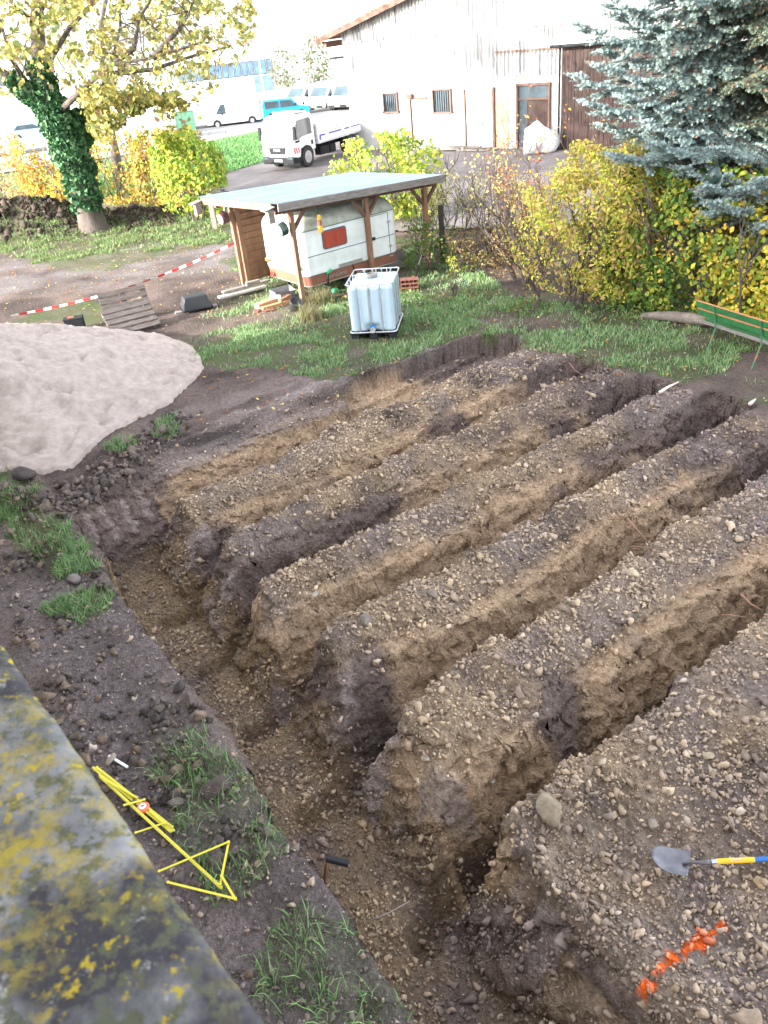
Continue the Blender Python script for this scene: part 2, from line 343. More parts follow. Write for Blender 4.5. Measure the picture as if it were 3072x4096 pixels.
xm = np.arange(-8, 9.5, .022*FINE); xr = np.array(grow(9.56, 900, .1, 1.11))
X = np.concatenate([xs, xm, xr])
ym = np.concatenate([np.arange(2.2, 13, .019*FINE), np.arange(13, 17.5, .032*FINE), np.arange(17.5, 28, .07*FINE), np.arange(28, 36, .13), np.arange(36, 60, .4)])
yl = np.array(sorted(grow(2.17, -400, -.1, 1.25))); yr = np.array(grow(60.3, 1300, .5, 1.12)); Y = np.concatenate([yl, ym, yr])
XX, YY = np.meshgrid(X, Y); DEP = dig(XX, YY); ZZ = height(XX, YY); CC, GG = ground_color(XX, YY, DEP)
far = ((YY > 36) | (np.abs(XX) > 17) | (YY < -3)); farg = inpoly(XX, YY, FARG) | (YY > 68) | (np.abs(XX) > 22)
CC[farg] = np.array([.14, .2, .09]); CC[far & ~farg] = np.array([.2, .18, .16]); CC[(YY > 66)] = np.array([.42, .42, .41])  # far ground turned pale: bright haze put into its colour
nx, ny = len(X), len(Y); idx = np.arange(nx*ny).reshape(ny, nx)
F = np.stack([idx[:-1, :-1], idx[:-1, 1:], idx[1:, 1:], idx[1:, :-1]], -1).reshape(-1, 4)
st_ = (DEP > .06)*(DEP < .93)*(YY < 17)*(XX > -8)*(XX < 9.5)         # crumbling of the cut walls, sideways
PX = XX+st_*(fbm(XX+ZZ*.9, YY+ZZ*1.7, .16, 901, 3)*.10+vnoise(XX*3+ZZ*8, YY*3+ZZ*5, .12, 902)*.03); PY = YY+st_*(fbm(XX-ZZ*1.3, YY+ZZ*.8, .16, 903, 3)*.10+vnoise(XX*3-ZZ*6, YY*3+ZZ*7, .12, 904)*.03)
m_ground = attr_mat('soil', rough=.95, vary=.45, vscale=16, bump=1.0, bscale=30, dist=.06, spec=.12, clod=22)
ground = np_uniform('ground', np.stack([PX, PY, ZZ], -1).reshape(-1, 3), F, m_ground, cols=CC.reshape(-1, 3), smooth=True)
tag(ground, kind='structure')
print('ground verts', nx*ny)
def zat(x, y): return float(height(np.array([x]), np.array([y]))[0])
def ong(dx, dy):
    p = GF(dx, dy)
    for _ in range(6): p = G(dx, dy, zat(p[0], p[1]))
    return p
# ---------------------------------------------------------------- sand heap
def build_sand():
    n = 190; a = np.linspace(0, 2*np.pi, n, endpoint=False); rr = np.linspace(0, 1, 90)
    A, R = np.meshgrid(a, rr)
    edge = SAND_R*(1+.07*np.sin(2*A+.6)+.05*np.sin(3*A+2))
    sp = np.exp(-((np.angle(np.exp(1j*(A-math.atan2(-4.6, 2.9))))/.22)**2)); edge = edge*(1+.30*sp)*(1+.035*fbm(np.cos(A)*4, np.sin(A)*4, .5, 209, 4)*sstep(.5, 1, R))
    x = SAND_C[0]+edge*R*np.cos(A); y = SAND_C[1]+edge*R*np.sin(A)
    h = 1.5*(1-R**1.15)*(1-.12*np.cos(A-.4)*R)+(1-R)*R*1.0*fbm(x, y, 1.4, 201, 3)
    foot = np.abs(vnoise(x, y, .32, 203)); h = h+sstep(0, .07, 1-R)*(fbm(x, y, .45, 202, 5)*.12-.10*sstep(.30, .42, foot)-.05*sstep(.28, .42, np.abs(vnoise(x, y, .17, 211)))+fbm(x, y, .08, 207, 2)*.03+fbm(x, y, .15, 208, 3)*.05)
    gz = height(x, y); z = np.where(R > .8, np.maximum(gz, -.1), .0)*sstep(.75, .92, R)+h+.03*(R < .985)-.08*(R > .985)
    V = np.stack([x, y, z], -1).reshape(-1, 3); id_ = np.arange(len(rr)*n).reshape(len(rr), n); nxt = np.roll(id_, -1, 1)
    F = np.stack([id_[:-1], nxt[:-1], nxt[1:], id_[1:]], -1).reshape(-1, 4)
    m = mat('sand', (.41, .345, .31), (.30, .25, .225), rough=.95, scale=7, bump=.55, bscale=45, spec=.15, detail=9)
    o = np_uniform('sand_heap', V, F, m, smooth=True)
    tag(o, 'big pale pink heap of building sand with footprints beside the trenches', 'sand heap', kind='stuff')
build_sand()
# ---------------------------------------------------------------- clods and stones (nobody could count them)
import bmesh
def ico(sub):
    b = bmesh.new(); bmesh.ops.create_icosphere(b, subdivisions=sub, radius=1); V = np.array([v.co[:] for v in b.verts]); F = np.array([[v.index for v in f.verts] for f in b.faces]); b.free(); return V, F
def rand_rot(n, r):
    q = unit(r.normal(size=(n, 4))); w_, x, y, z = q.T
    return np.stack([1-2*(y*y+z*z), 2*(x*y-z*w_), 2*(x*z+y*w_), 2*(x*y+z*w_), 1-2*(x*x+z*z), 2*(y*z-x*w_), 2*(x*z-y*w_), 2*(y*z+x*w_), 1-2*(x*x+y*y)], -1).reshape(n, 3, 3)
def scatter_rocks(name, P, S, cols, sub, m, label, cat, seed):
    r = np.random.default_rng(seed); V0, F0 = ico(sub); n = len(P); k = len(V0); sh = []
    for i in range(14):
        f = 1+.34*r.normal(size=k) if sub == 1 else 1+.11*r.normal(size=k)
        ax = unit(r.normal(size=(8, 3))); v = V0.copy()
        for a in ax: h = r.uniform(.35, .8); t = v @ a; v = v-np.outer(np.clip(t-h, 0, None), a)*.95      # facets
        kk_ = r.normal(size=(6, 3))*4.5; ph_ = r.uniform(0, 6, 6); v = v*(1+(.0 if sub == 1 else .11)*np.sin(v @ kk_.T+ph_).sum(1))[:, None]*f[:, None]*np.array([1, r.uniform(.6, 1), r.uniform(.5, .85)]); sh.append(v)
    sh = np.array(sh)[r.integers(0, 14, n)]; Rm = rand_rot(n, r)
    V = np.einsum('nij,nkj->nki', Rm, sh)*S[:, None, None]+P[:, None, :]
    F = (np.arange(n)[:, None, None]*k+F0[None]).reshape(-1, 3)
    o = np_uniform(name, V.reshape(-1, 3), F, m, cols=np.repeat(cols, k, 0), smooth=False); return tag(o, label, cat, kind='stuff')
m_rock = attr_mat('clod_earth', rough=.93, vary=.3, vscale=25, bump=.6, bscale=50, dist=.01, spec=.2)
def rock_points(N, seed, weight):
    r = np.random.default_rng(seed); x = r.uniform(-6, 9.5, N); y = 2.4+(r.random(N)**1.35)*14.5
    d = dig(x, y); keep = r.random(N) < weight(x, y, d, *uv(x, y)); return x[keep], y[keep], d[keep], r
def wt(x, y, d, u, v):
    rid = (u > 2.5)*(u < 11)*(v < 11.5)*(1-sstep(.07, .20, d)*.90)*(d < .4); edge = (d > .9)*1.
    rim = (u > 2.5)*(d < .12)
    t0 = (u > 1.4)*(u < 2.8)*(d > .35)*.6*(v < 11.3)
    left = (u > .2)*(u <= 1.45)*.12; shelf = (v > 11.2)*(v < 13)*(u > 3)*(u < 10)*.12
    dens = .55+.9*np.clip(.5+1.8*fbm(x, y, .6, 301, 3), 0, 1)
    return np.clip(rid*dens*(1-.45*(v < 3.2))*(1-.5*sstep(8.5, 10.5, u))+t0*dens+left+shelf+edge*.2*(u > 2.5)+.10*(u > 2.6)*(d > .8), 0, 1)
def rock_cols(x, y, d, r, paint=True):
    c, g = ground_color(x, y, np.minimum(d, .2)*0+d); n = len(x)
    u, v = uv(x, y); pat = fbm(x, y, .7, 331, 4)+.30*sstep(7.0, 9.8, u)+.25*(u < 2.6); P_ = np.array([[.50, .385, .265], [.43, .325, .215], [.34, .255, .18], [.23, .175, .145], [.14, .11, .10], [.52, .44, .36]])
    q = r.random(n)+pat*.9; k = np.clip((q*4.9).astype(int), 0, 4); k = np.where(r.random(n) < .035, 5, k); c0 = c.copy(); cc = (.60*P_[k]+.58*c0)*(.70+.45*r.random((n, 1))); org = (c[:, 0] > .55)&(c[:, 2] < .12); return np.where(org[:, None] & paint, c, cc)
x, y, d, r = rock_points(330000, 1, wt); S = r.gamma(1.4, .008, len(x))+.006; S = np.minimum(S, .06)
scatter_rocks('soil_crumbs', np.stack([x, y, height(x, y)+S*.3], -1), S, rock_cols(x, y, d, r, (S < .019)[:, None]), 1, m_rock, 'countless small crumbs of dry loam strewn on the ridges and the plateau', 'soil crumbs', 5)
x, y, d, r = rock_points(5200, 2, lambda *a: wt(*a)*.8); S = np.minimum(r.gamma(1.8, .012, len(x))+.018, .085)
scatter_rocks('earth_clods', np.stack([x, y, height(x, y)+S*.25], -1), S, rock_cols(x, y, d, r, False), 2, m_rock, 'lumpy clods of ochre and dark earth lying along the trench rims', 'earth clods', 6)
# mound soil near the tree and right rim
r = np.random.default_rng(9); n = 9000; x = np.concatenate([r.uniform(-17.5, -6.5, n//2), r.normal(.95, .28, n//2)*0+0]); x = x[:n//2]; y = 32.5+r.normal(0, .75, n//2)
S = r.gamma(1.6, .036, len(x))+.02; scatter_rocks('soil_mound_clods', np.stack([x, y, height(x, y)+S*.1], -1), np.minimum(S, .2), palette(len(x), [[.035, .026, .022], [.055, .04, .033]], seed=3), 1, m_rock, 'dark crumbly clods on the soil mound behind the ivy tree', 'soil mound', 7)
n = 800; tq = r.random(n); A_ = np.array([[-3.62, 13.9], [-4.3, 12.3], [-4.5, 11.3], [-5.3, 10.9], [-6.3, 11.6]]); ii = np.minimum((tq*4).astype(int), 3); ff = tq*4-ii; x = A_[ii, 0]*(1-ff)+A_[ii+1, 0]*ff+r.normal(.12, .22, n); y = A_[ii, 1]*(1-ff)+A_[ii+1, 1]*ff+r.normal(-.12, .22, n); kk = dig(x, y) < .1; x, y = x[kk], y[kk]; S = np.minimum(r.gamma(1.6, .02, len(x))+.012, .12)
scatter_rocks('mud_clods', np.stack([x, y, height(x, y)+S*.35], -1), S, palette(len(x), [[.07, .056, .053], [.12, .095, .088], [.17, .13, .11]], seed=14), 2, m_rock, 'dark mud clods pushed up along the foot of the sand heap', 'earth clods', 18)
u_ = r.uniform(.1, 1.4, 3600); v_ = r.uniform(-1, 11, 3600); x, y = xy(u_, v_); kk = np.random.default_rng(4).random(3600) < np.clip(.12+1.3*fbm(x, y, .7, 305, 3), 0, 1); x = x[kk]; y = y[kk]; S = np.minimum(r.gamma(2, .016, len(x))+.012, .09)
scatter_rocks('rim_clods', np.stack([x, y, height(x, y)+S*.3], -1), S, palette(len(x), [[.06, .05, .048], [.11, .09, .08], [.16, .12, .09]], seed=4), 2, m_rock, 'dark sticky clods heaped along the house side rim of the collector trench', 'earth clods', 8)
# single big lumps one can point at
BIG = [(1365, 1240, .085, 'pale angular stone on the ridge crest right of centre', (.5, .42, .3)), (1115, 1133, .08, 'flat ochre stone lying on the rim of the middle ridge', (.5, .38, .22)),
       (1190, 1755, .15, 'largest slab of yellow loam at the near trench corner', (.27, .215, .15)), (470, 1705, .15, 'dark brown clod resting on grass right of the yellow tape', (.085, .062, .056)),
       (935, 1285, .085, 'grey rounded clod on the long crest in the middle', (.22, .18, .15)), (790, 1340, .1, 'upright grey clod at the left end of a ridge', (.2, .17, .15)),
       (1530, 1635, .05, 'pale round stone on the plateau below the last trench', (.42, .34, .23)), (1640, 1910, .055, 'ochre stone beside the blue shovel handle', (.42, .31, .18)),
       (1410, 1785, .055, 'grey lumpy stone just above the shovel blade', (.3, .25, .2)), (680, 1285, .06, 'pale split lumps on the face of a ridge', (.36, .31, .25)),
       (920, 1640, .05, 'light stone perched on the near ridge face', (.46, .4, .32)), (1060, 1640, .05, 'white-grey pebble cluster stone on near ridge', (.4, .34, .27)),
       (370, 1025, .07, 'ochre lump at the left end of the far bank', (.45, .36, .22)), (160, 1255, .12, 'grey slab of clay beside the left grass patch', (.2, .17, .165)), (55, 1035, .2, 'dark clod of turf at the foot of the sand heap', (.06, .048, .045)),
       (760, 1625, .05, 'grey clod lying on the near ridge left end', (.22, .19, .16)), (1530, 1385, .07, 'tan clod on the rim of the last trench', (.36, .3, .22)), (215, 1120, .06, 'small dark clod near the bucket marks', (.08, .065, .06))]
for i, (a, b, s, lab, c) in enumerate(BIG):
    p = ong(a, b); V0, F0 = ico(3); rr_ = np.random.default_rng(50+i)
    v = V0.copy()
    for axx in unit(rr_.normal(size=(10, 3))): h = rr_.uniform(.5, .85); v = v-np.outer(np.clip(v @ axx-h, 0, None), axx)*.92
    nzz = fbm(v[:, 0]*3+i, v[:, 1]*3+v[:, 2]*2, 1., 400+i, 3); v = v*(1+.16*nzz)[:, None]*np.array([1.1, .85, .6]); v = v @ rotz(rr_.uniform(0, 6)).T
    o = np_uniform('stone' if c[0] > .15 else 'clod', v*s, F0, mat('stone_%d' % i, c, tuple(q*.6 for q in c), rough=.93, scale=9, bump=.7, bscale=30), smooth=True); o.location = (p[0], p[1], zat(p[0], p[1])+s*.28)
    tag(o, lab, 'stone' if c[0] > .15 else 'clod')
# ---------------------------------------------------------------- grass blades
m_blade = attr_mat('grass_blade', rough=.6, vary=0, trans=.25, spec=.25)
def blades(name, x, y, hgt, wid, seed, label, pal=None, lean=.9, kind='stuff'):
    r = np.random.default_rng(seed); n = len(x); p = np.stack([x, y, height(x, y)-.01], -1); a = r.uniform(0, 2*np.pi, n); h = hgt*r.uniform(.5, 1.35, n); w_ = wid*r.uniform(.7, 1.3, n)
    s = np.stack([np.cos(a), np.sin(a), 0*a], -1)*w_[:, None]; a2 = r.uniform(0, 2*np.pi, n); L = np.stack([np.cos(a2), np.sin(a2), 0*a], -1)*(h*r.uniform(.2, 1, n)*lean)[:, None]; up = np.zeros((n, 3)); up[:, 2] = h
    V = np.stack([p-s, p+s, p+up*.6+L*.4+s*.7, p+up*.6+L*.4-s*.7, p+up*.95+L*1.15], 1).reshape(-1, 3); b = np.arange(n)[:, None]*5
    loops = np.concatenate([b+np.array([[0, 1, 2, 3]]), b+np.array([[3, 2, 4]])], 1).ravel(); st = np.stack([b[:, 0]//5*7, b[:, 0]//5*7+4], -1).ravel(); tt = np.tile([4, 3], n)
    pal = pal or [[.15, .27, .10], [.21, .34, .14], [.11, .20, .07], [.36, .36, .20], [.29, .41, .25]]
    c = np.repeat(palette(n, pal, [3, 3, 3, 1, 1.5][:len(pal)], .25, seed), 5, 0)
    o = np_mesh(name, V, loops, st, tt, m_blade, cols=c); return tag(o, label, 'grass', kind=kind)
def sample(N, x0, x1, y0, y1, seed, f):
    r = np.random.default_rng(seed); x = r.uniform(x0, x1, N); y = r.uniform(y0, y1, N); keep = r.random(N) < f(x, y); return x[keep], y[keep]
gm = lambda x, y: grass_mask(x, y)*(dig(x, y) < .1)*np.clip(.45+2.4*fbm(x, y, .5, 311, 3), .04, 1)
x, y = sample(330000, -6, 9, 12.5, 24, 31, lambda x, y: gm(x, y)*(~inpoly(x, y, POLY_F))); blades('lawn_grass', x, y, .085, .006, 1, 'short green lawn grass between the dig and the parked caravan'); print('lawn', len(x))
x, y = sample(260000, -7.5, 1.5, 2.3, 14, 32, gm); blades('rim_grass', x, y, .13, .005, 2, 'tufts of bright grass left on the muddy strip along the house'); print('rim', len(x))
x, y = sample(130000, -17, -2, 27.5, 36, 33, gm); blades('orchard_grass', x, y, .10, .012, 3, 'thin autumn grass round the foot of the ivy tree', pal=[[.12, .2, .06], [.17, .24, .1], [.2, .22, .11], [.1, .16, .06]])
x, y = sample(60000, -12, -1, 38, 62, 34, lambda x, y: inpoly(x, y, FARG)*.9); blades('verge_grass', x, y, .22, .03, 4, 'lush green verge between the road and the truck yard', pal=[[.1, .22, .07], [.14, .3, .1], [.08, .18, .06], [.13, .24, .1]])
# fallen leaves and weeds
x, y = sample(26000, -6, 8.5, 4, 22, 37, gm)
m_weed = attr_mat('weed_leaf', rough=.6, vary=0, trans=.2, spec=.25); leaves('lawn_weeds', np.stack([x, y, height(x, y)+RNG.uniform(.01, .06, len(x))], -1), .045, palette(len(x), [[.10, .20, .06], [.15, .26, .09], [.22, .28, .12], [.30, .24, .12]], seed=8), m_weed, up=1.2, seed=9, aspect=.7); tag(bpy.data.objects['lawn_weeds'], 'clover and plantain leaves mixed into the thin lawn', 'weeds', kind='stuff')
m_leaf = attr_mat('leaf', rough=.65, vary=0, trans=.35, spec=.25)
x, y = sample(9000, -16, 8, 13, 34, 35, lambda x, y: ((y > 26)*.9+(y < 26)*.5)*(dig(x, y) < .1)*(x < 8-(.3*(y > 20))*10))
leaves('fallen_leaves', np.stack([x, y, height(x, y)+.03], -1), .07, palette(len(x), [[.5, .3, .09], [.35, .15, .06], [.6, .5, .2], [.28, .14, .07]], seed=6), m_leaf, up=2, seed=6); tag(bpy.data.objects['fallen_leaves'], 'brown and yellow fallen leaves scattered over grass and track', 'fallen leaves', kind='stuff')
# ---------------------------------------------------------------- large structures
white = mat('white_paint', (.78, .78, .77), (.70, .70, .69), rough=.45, scale=2)
whitewall = mat('white_render', (.50, .49, .48), (.38, .375, .365), rough=.9, scale=1.2, bump=.3, bscale=30)
sheet = mat('profiled_sheet', (.44, .44, .445), (.35, .35, .36), rough=.5, scale=.8, stretch=(3, 1, .4))
darkwood = mat('weathered_boards', (.065, .036, .028), (.02, .012, .011), rough=.85, scale=3.5, stretch=(8, 8, .5), bump=.5)
brownwood = mat('brown_wood', (.16, .085, .06), (.09, .05, .038), rough=.8, scale=5, stretch=(1, 1, .2), bump=.3)
greywood = mat('grey_wood', (.25, .225, .21), (.14, .125, .115), rough=.85, scale=6, stretch=(1, 6, 6), bump=.4)
larch = mat('larch_wood', (.30, .165, .10), (.17, .09, .055), rough=.75, scale=4, stretch=(1, 1, .25), bump=.3)
blackp = mat('black_plastic', (.028, .03, .034), (.018, .019, .022), rough=.7, scale=6, spec=.12)
darkm = mat('dark_metal', (.030, .033, .037), (.018, .018, .02), rough=.75, scale=5, spec=.12)
steel = mat('galvanised_steel', (.56, .58, .60), (.42, .44, .46), rough=.38, metal=.8, scale=12)
glassd = glass_mat('dark_glass', (.07, .09, .10)); glassb = mat('pale_glass', (.06, .09, .11), (.035, .05, .06), rough=.25, scale=1.2, spec=.35)
red = mat('red_plastic', (.62, .03, .025), (.5, .02, .02), rough=.4); orange = mat('orange_plastic', (.85, .17, .04), (.7, .1, .03), rough=.4); amber = mat('amber_plastic', (.8, .30, .05), (.6, .2, .04), rough=.35)
tyrem = mat('tyre_rubber', (.035, .035, .037), (.02, .02, .022), rough=.85); alu = mat('wheel_alloy', (.5, .5, .52), (.35, .35, .37), rough=.4, metal=.6)
# --- the house the picture is taken from (its corner parapet is in view, its bulk shades the garden)
NX, NY, DX, DY = .8, .6, .6, -.8
def hd(n, d, z): return (n*NX+d*DX, n*NY+d*DY, z)
plaster = mat('house_plaster', (.62, .58, .50), (.52, .48, .42), rough=.95, scale=2, bump=.4, bscale=60)
house = empty('house', (0, 0, 0), 0, 'house with the lichen covered concrete parapet in the lower left corner', 'house')
R_h = np.array([[NX, DX, 0], [NY, DY, 0], [0, 0, 1]])
mb = MB().box(hd(-4.9, -5.0, 3.2), (8.6, 26, 6.4), R_h); mb.build('wall', plaster, house)
A = [hd(-.2, -18.3, 6.4), hd(-4.9, -18.3, 9.6), hd(-9.6, -18.3, 6.4)]
MB().prism(A, (26.6*DX, 26.6*DY, 0)).build('roof', mat('roof_tile', (.30, .11, .07), (.2, .08, .05), rough=.85, scale=8), house)
pw = MB().box(hd(-.28, -1.2, 2.45), (.60, 11, 5.1), R_h); pw.build('bay_wall', plaster, house)
def lichen_mat():
    m = bpy.data.materials.new('lichen_concrete'); m.use_nodes = True; t = m.node_tree; N = t.nodes; L = t.links; b = N['Principled BSDF']; b.inputs['Roughness'].default_value = .95; b.inputs['Specular IOR Level'].default_value = .2
    tc = N.new('ShaderNodeTexCoord')
    def noise(s, d=6, r=.6, off=0):
        mp = N.new('ShaderNodeMapping'); mp.inputs['Location'].default_value = (off, off*.7, 0); L.new(tc.outputs['Object'], mp.inputs[0])
        n = N.new('ShaderNodeTexNoise'); n.inputs['Scale'].default_value = s; n.inputs['Detail'].default_value = d; n.inputs['Roughness'].default_value = r; L.new(mp.outputs[0], n.inputs['Vector']); return n.outputs[0]
    def ramp(src, a, c): r = N.new('ShaderNodeMapRange'); r.inputs[1].default_value = a; r.inputs[2].default_value = c; L.new(src, r.inputs[0]); return r.outputs[0]
    def mix(c1, c2, f):
        x = N.new('ShaderNodeMix'); x.data_type = 'RGBA'; L.new(f, x.inputs[0])
        for c, i in ((c1, 6), (c2, 7)):
            if isinstance(c, tuple): x.inputs[i].default_value = (*c, 1)
            else: L.new(c, x.inputs[i])
        return x.outputs[2]
    def mul(a, b_):
        x = N.new('ShaderNodeMath'); x.operation = 'MULTIPLY'; L.new(a, x.inputs[0]); L.new(b_, x.inputs[1]); x.use_clamp = True; return x.outputs[0]
    c = mix((.11, .11, .115), (.24, .24, .25), ramp(noise(14), .35, .65))
    c = mix(c, (.045, .042, .05), ramp(noise(3.2, 6, .6, 3.1), .47, .56))
    c = mix(c, (.085, .09, .06), ramp(noise(38, 6, .7, 9), .50, .58))
    c = mix(c, (.28, .22, .045), mul(ramp(noise(30, 7, .7, 5), .46, .58), ramp(noise(4.2, 3, .5, 7.3), .47, .60)))
    c = mix(c, (.36, .27, .03), mul(ramp(noise(48, 5, .65, 2.2), .57, .63), ramp(noise(6, 3, .5, 1.7), .44, .56)))
    c = mix(c, (.30, .30, .29), ramp(noise(26, 6, .75, 12), .60, .68)); c = mix(c, (.17, .075, .085), ramp(noise(7, 3, .5, 21), .68, .71))
    L.new(c, b.inputs['Base Color']); bp = N.new('ShaderNodeBump'); bp.inputs['Strength'].default_value = .7; bp.inputs['Distance'].default_value = .006; L.new(noise(45), bp.inputs['Height']); L.new(bp.outputs[0], b.inputs['Normal']); return m
COPZ = 5.18
nn_, dd_ = np.meshgrid(np.linspace(-.62, .11, 74), np.linspace(-6.7, 4.3, 700)); ee = .005*fbm(dd_, nn_, .05, 501, 4)*(nn_ > .1); zz = COPZ+.004*fbm(nn_, dd_, .03, 502, 3)-.012*sstep(.095, .11, nn_)
px_ = (nn_+ee)*NX+dd_*DX; py_ = (nn_+ee)*NY+dd_*DY; ids = np.arange(px_.size).reshape(px_.shape)
top = np.stack([px_, py_, zz], -1).reshape(-1, 3); low = top[ids[:, -1]].copy(); low[:, 2] = COPZ-.08; V = np.concatenate([top, low]); nl = len(top)+np.arange(700)
F = np.concatenate([np.stack([ids[:-1, :-1], ids[:-1, 1:], ids[1:, 1:], ids[1:, :-1]], -1).reshape(-1, 4), np.stack([ids[:-1, -1], nl[:-1], nl[1:], ids[1:, -1]], -1)])
np_uniform('parapet_coping', V, F, lichen_mat(), house, smooth=True)
# --- truck yard and road, laid as thin sheets
asph = mat('yard_asphalt', (.16, .14, .14), (.10, .088, .088), rough=.85, scale=.35, bump=.3, bscale=40, detail=9)
asphr = mat('road_asphalt', (.27, .26, .26), (.21, .20, .20), rough=.8, scale=.6)
def sheet_poly(name, pts, dz, m, cuts=1):
    o = MB().add([(p[0], p[1], far_z(p[1])+dz) for p in pts], [tuple(range(len(pts)))]).build(name, m); return tag(o, kind='structure')
def strip(name, a, b, dz, m, n=40):      # two edge polylines -> draped strip
    V = []; F = []
    for i in range(n+1):
        t = i/n; p = np.array(a[0])*(1-t)+np.array(a[1])*t; q = np.array(b[0])*(1-t)+np.array(b[1])*t
        V += [(p[0], p[1], zat(p[0], p[1])*(p[1] > 36)+dz), (q[0], q[1], zat(q[0], q[1])*(q[1] > 36)+dz)]
    F = [(2*i, 2*i+2, 2*i+3, 2*i+1) for i in range(n)]
    return tag(MB().add(V, F).build(name, m), kind='structure')
yard = [(-3.2, 27.5), (-4.6, 34), (-6.2, 40.2), (-5.2, 44.3), (-1.8, 52), (1.5, 58), (4, 49), (14, 44), (24, 44), (24, 24.5), (6, 24.5)]
def yard_sheet():
    x, y = np.meshgrid(np.linspace(-7, 24, 160), np.linspace(24, 58, 170)); z = height(x, y)*(y > 36)+.075
    z = np.where(y <= 36, np.maximum(height(x, y), 0)*0+.075, z)
    c = inpoly(x, y, yard); ids = np.arange(x.size).reshape(x.shape); q = np.stack([ids[:-1, :-1], ids[:-1, 1:], ids[1:, 1:], ids[1:, :-1]], -1).reshape(-1, 4)
    k = c.ravel()[q].all(1); tag(np_uniform('yard', np.stack([x, y, z], -1).reshape(-1, 3), q[k], asph), kind='structure')
yard_sheet()
ra, rb = GF(-300, 422), GF(900, 246); rc, rd = GF(-300, 384), GF(900, 214)
strip('road', (ra[:2], rb[:2]), (rc[:2], rd[:2]), .06, asphr)
rk = (rd[:2]-rc[:2]); rkn = np.array([-rk[1], rk[0]]); rkn /= np.linalg.norm(rkn)
kb = MB()
for i in range(30):
    p = rc[:2]+rk*i/30; q = rc[:2]+rk*(i+1)/30; kb.beam((p[0], p[1], zat(*p)+.12), (q[0], q[1], zat(*q)+.12), .35, .25)
tag(kb.build('kerb', mat('kerb_stone', (.16, .155, .15), rough=.85)), kind='structure')
# car park beyond the kerb
strip('pavement', (rc[:2]+rkn*4.2-rk*2, rd[:2]+rkn*4.2+rk*2), (rc[:2]+rkn*300-rk*9, rd[:2]+rkn*300+rk*9), .05, mat('hazed_paving', (.58, .57, .56), (.5, .49, .48), rough=.85))  # distant haze painted into the paving as a pale tone
# --- the barn
BO = (9.5, 38.3, 0); BA = math.atan2(.59, -.81)
barn = empty('barn', BO, BA, 'white gabled barn clad in vertical profiled sheet above a rendered ground floor', 'barn')
def roofz(s): return 5.25+.27*(11.17-s) if s > -1 else 5.25+.27*12.17+.27*(s+1)
MB().box((.59, -3.0, 1.5), (21.2, 6, 2.98)).build('wall', whitewall, barn)
sx = np.arange(-10, 11.19, .0225); prof = .045*np.sin(sx/.18*2*np.pi)
V = []; F = []
ztop = np.array([roofz(s) for s in sx])
for lvl in range(5):
    z0 = 2.97+lvl*1.75; z1 = z0+1.80
    for i in range(len(sx)):
        V += [(sx[i], .06+.004*lvl*0+.012*(1)+prof[i], min(z0, ztop[i])), (sx[i], .06-.012+prof[i], min(z1, ztop[i]))]
    b = lvl*2*len(sx); F += [(b+2*i, b+2*i+2, b+2*i+3, b+2*i+1) for i in range(len(sx)-1) if ztop[i] > z0+.02]
MB().add(V, F).build('sheet_cladding', sheet, barn, smooth=True)
gr_ = MB(); rg = random.Random(21)  # corrugation shade drawn as dark strips, plus dashes for the sheet seams
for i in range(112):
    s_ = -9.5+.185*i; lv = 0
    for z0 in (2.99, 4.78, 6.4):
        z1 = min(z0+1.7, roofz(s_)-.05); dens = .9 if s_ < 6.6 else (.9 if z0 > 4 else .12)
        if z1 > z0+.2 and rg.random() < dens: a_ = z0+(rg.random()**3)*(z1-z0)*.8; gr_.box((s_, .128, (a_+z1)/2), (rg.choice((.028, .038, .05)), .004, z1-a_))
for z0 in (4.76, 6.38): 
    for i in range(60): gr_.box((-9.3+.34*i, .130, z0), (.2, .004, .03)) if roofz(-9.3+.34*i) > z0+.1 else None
gr_.build('groove_shade', mat('groove_shade_grey', (.13, .13, .13), (.07, .07, .07), rough=.9, scale=3), barn)
G0 = [(-10, -.02, 3), (11.17, -.02, 3), (11.17, -.02, 5.2), (-1, -.02, 8.5), (-10, -.02, 6.05)]
MB().prism(G0, (0, -9, 0)).build('upper_wall', whitewall, barn)
MB().prism([(12.3, .55, roofz(12.3)), (-1, .55, roofz(-1)), (-1, .55, roofz(-1)+.14), (12.3, .55, roofz(12.3)+.14)], (0, -10, 0)).prism([(-1, .55, roofz(-1)), (-10.4, .55, roofz(-10.4)), (-10.4, .55, roofz(-10.4)+.14), (-1, .55, roofz(-1)+.14)], (0, -10, 0)).build('roof', mat('barn_roof', (.33, .14, .10), (.22, .1, .08), rough=.85), barn)
MB().beam((12.35, .57, roofz(12.35)-.02), (-1, .57, roofz(-1)-.02), .05, .2).beam((12.0, .4, roofz(12)-.25), (12.0, -8, roofz(12)-.25), .25, .25).build('verge_board', brownwood, barn)
def window(s0, s1, z0, z1, bars=5, fm=None, gm_=None):
    fm = fm or mat('window_timber', (.12, .07, .055), rough=.7); f = MB(); w_ = .07
    f.box(((s0+s1)/2, .05, z1), (s1-s0+w_, .1, w_)).box(((s0+s1)/2, .05, z0), (s1-s0+w_+.1, .16, w_)).box((s0, .05, (z0+z1)/2), (w_, .1, z1-z0-w_)).box((s1, .05, (z0+z1)/2), (w_, .1, z1-z0-w_))
    o = f.build('window', fm, barn); MB().box(((s0+s1)/2, .015, (z0+z1)/2), (s1-s0-w_, .02, z1-z0-w_)).build('pane', gm_ or glassb, o)
    g = MB()
    for i in range(bars): g.box((s0+(s1-s0)*(i+1)/(bars+1), .045, (z0+z1)/2), (.022, .022, z1-z0-w_))
    if bars: g.build('bar', darkm, o)
window(8.35, 9.12, 1.72, 2.55, 6); window(5.45, 6.38, 1.64, 2.6, 7)
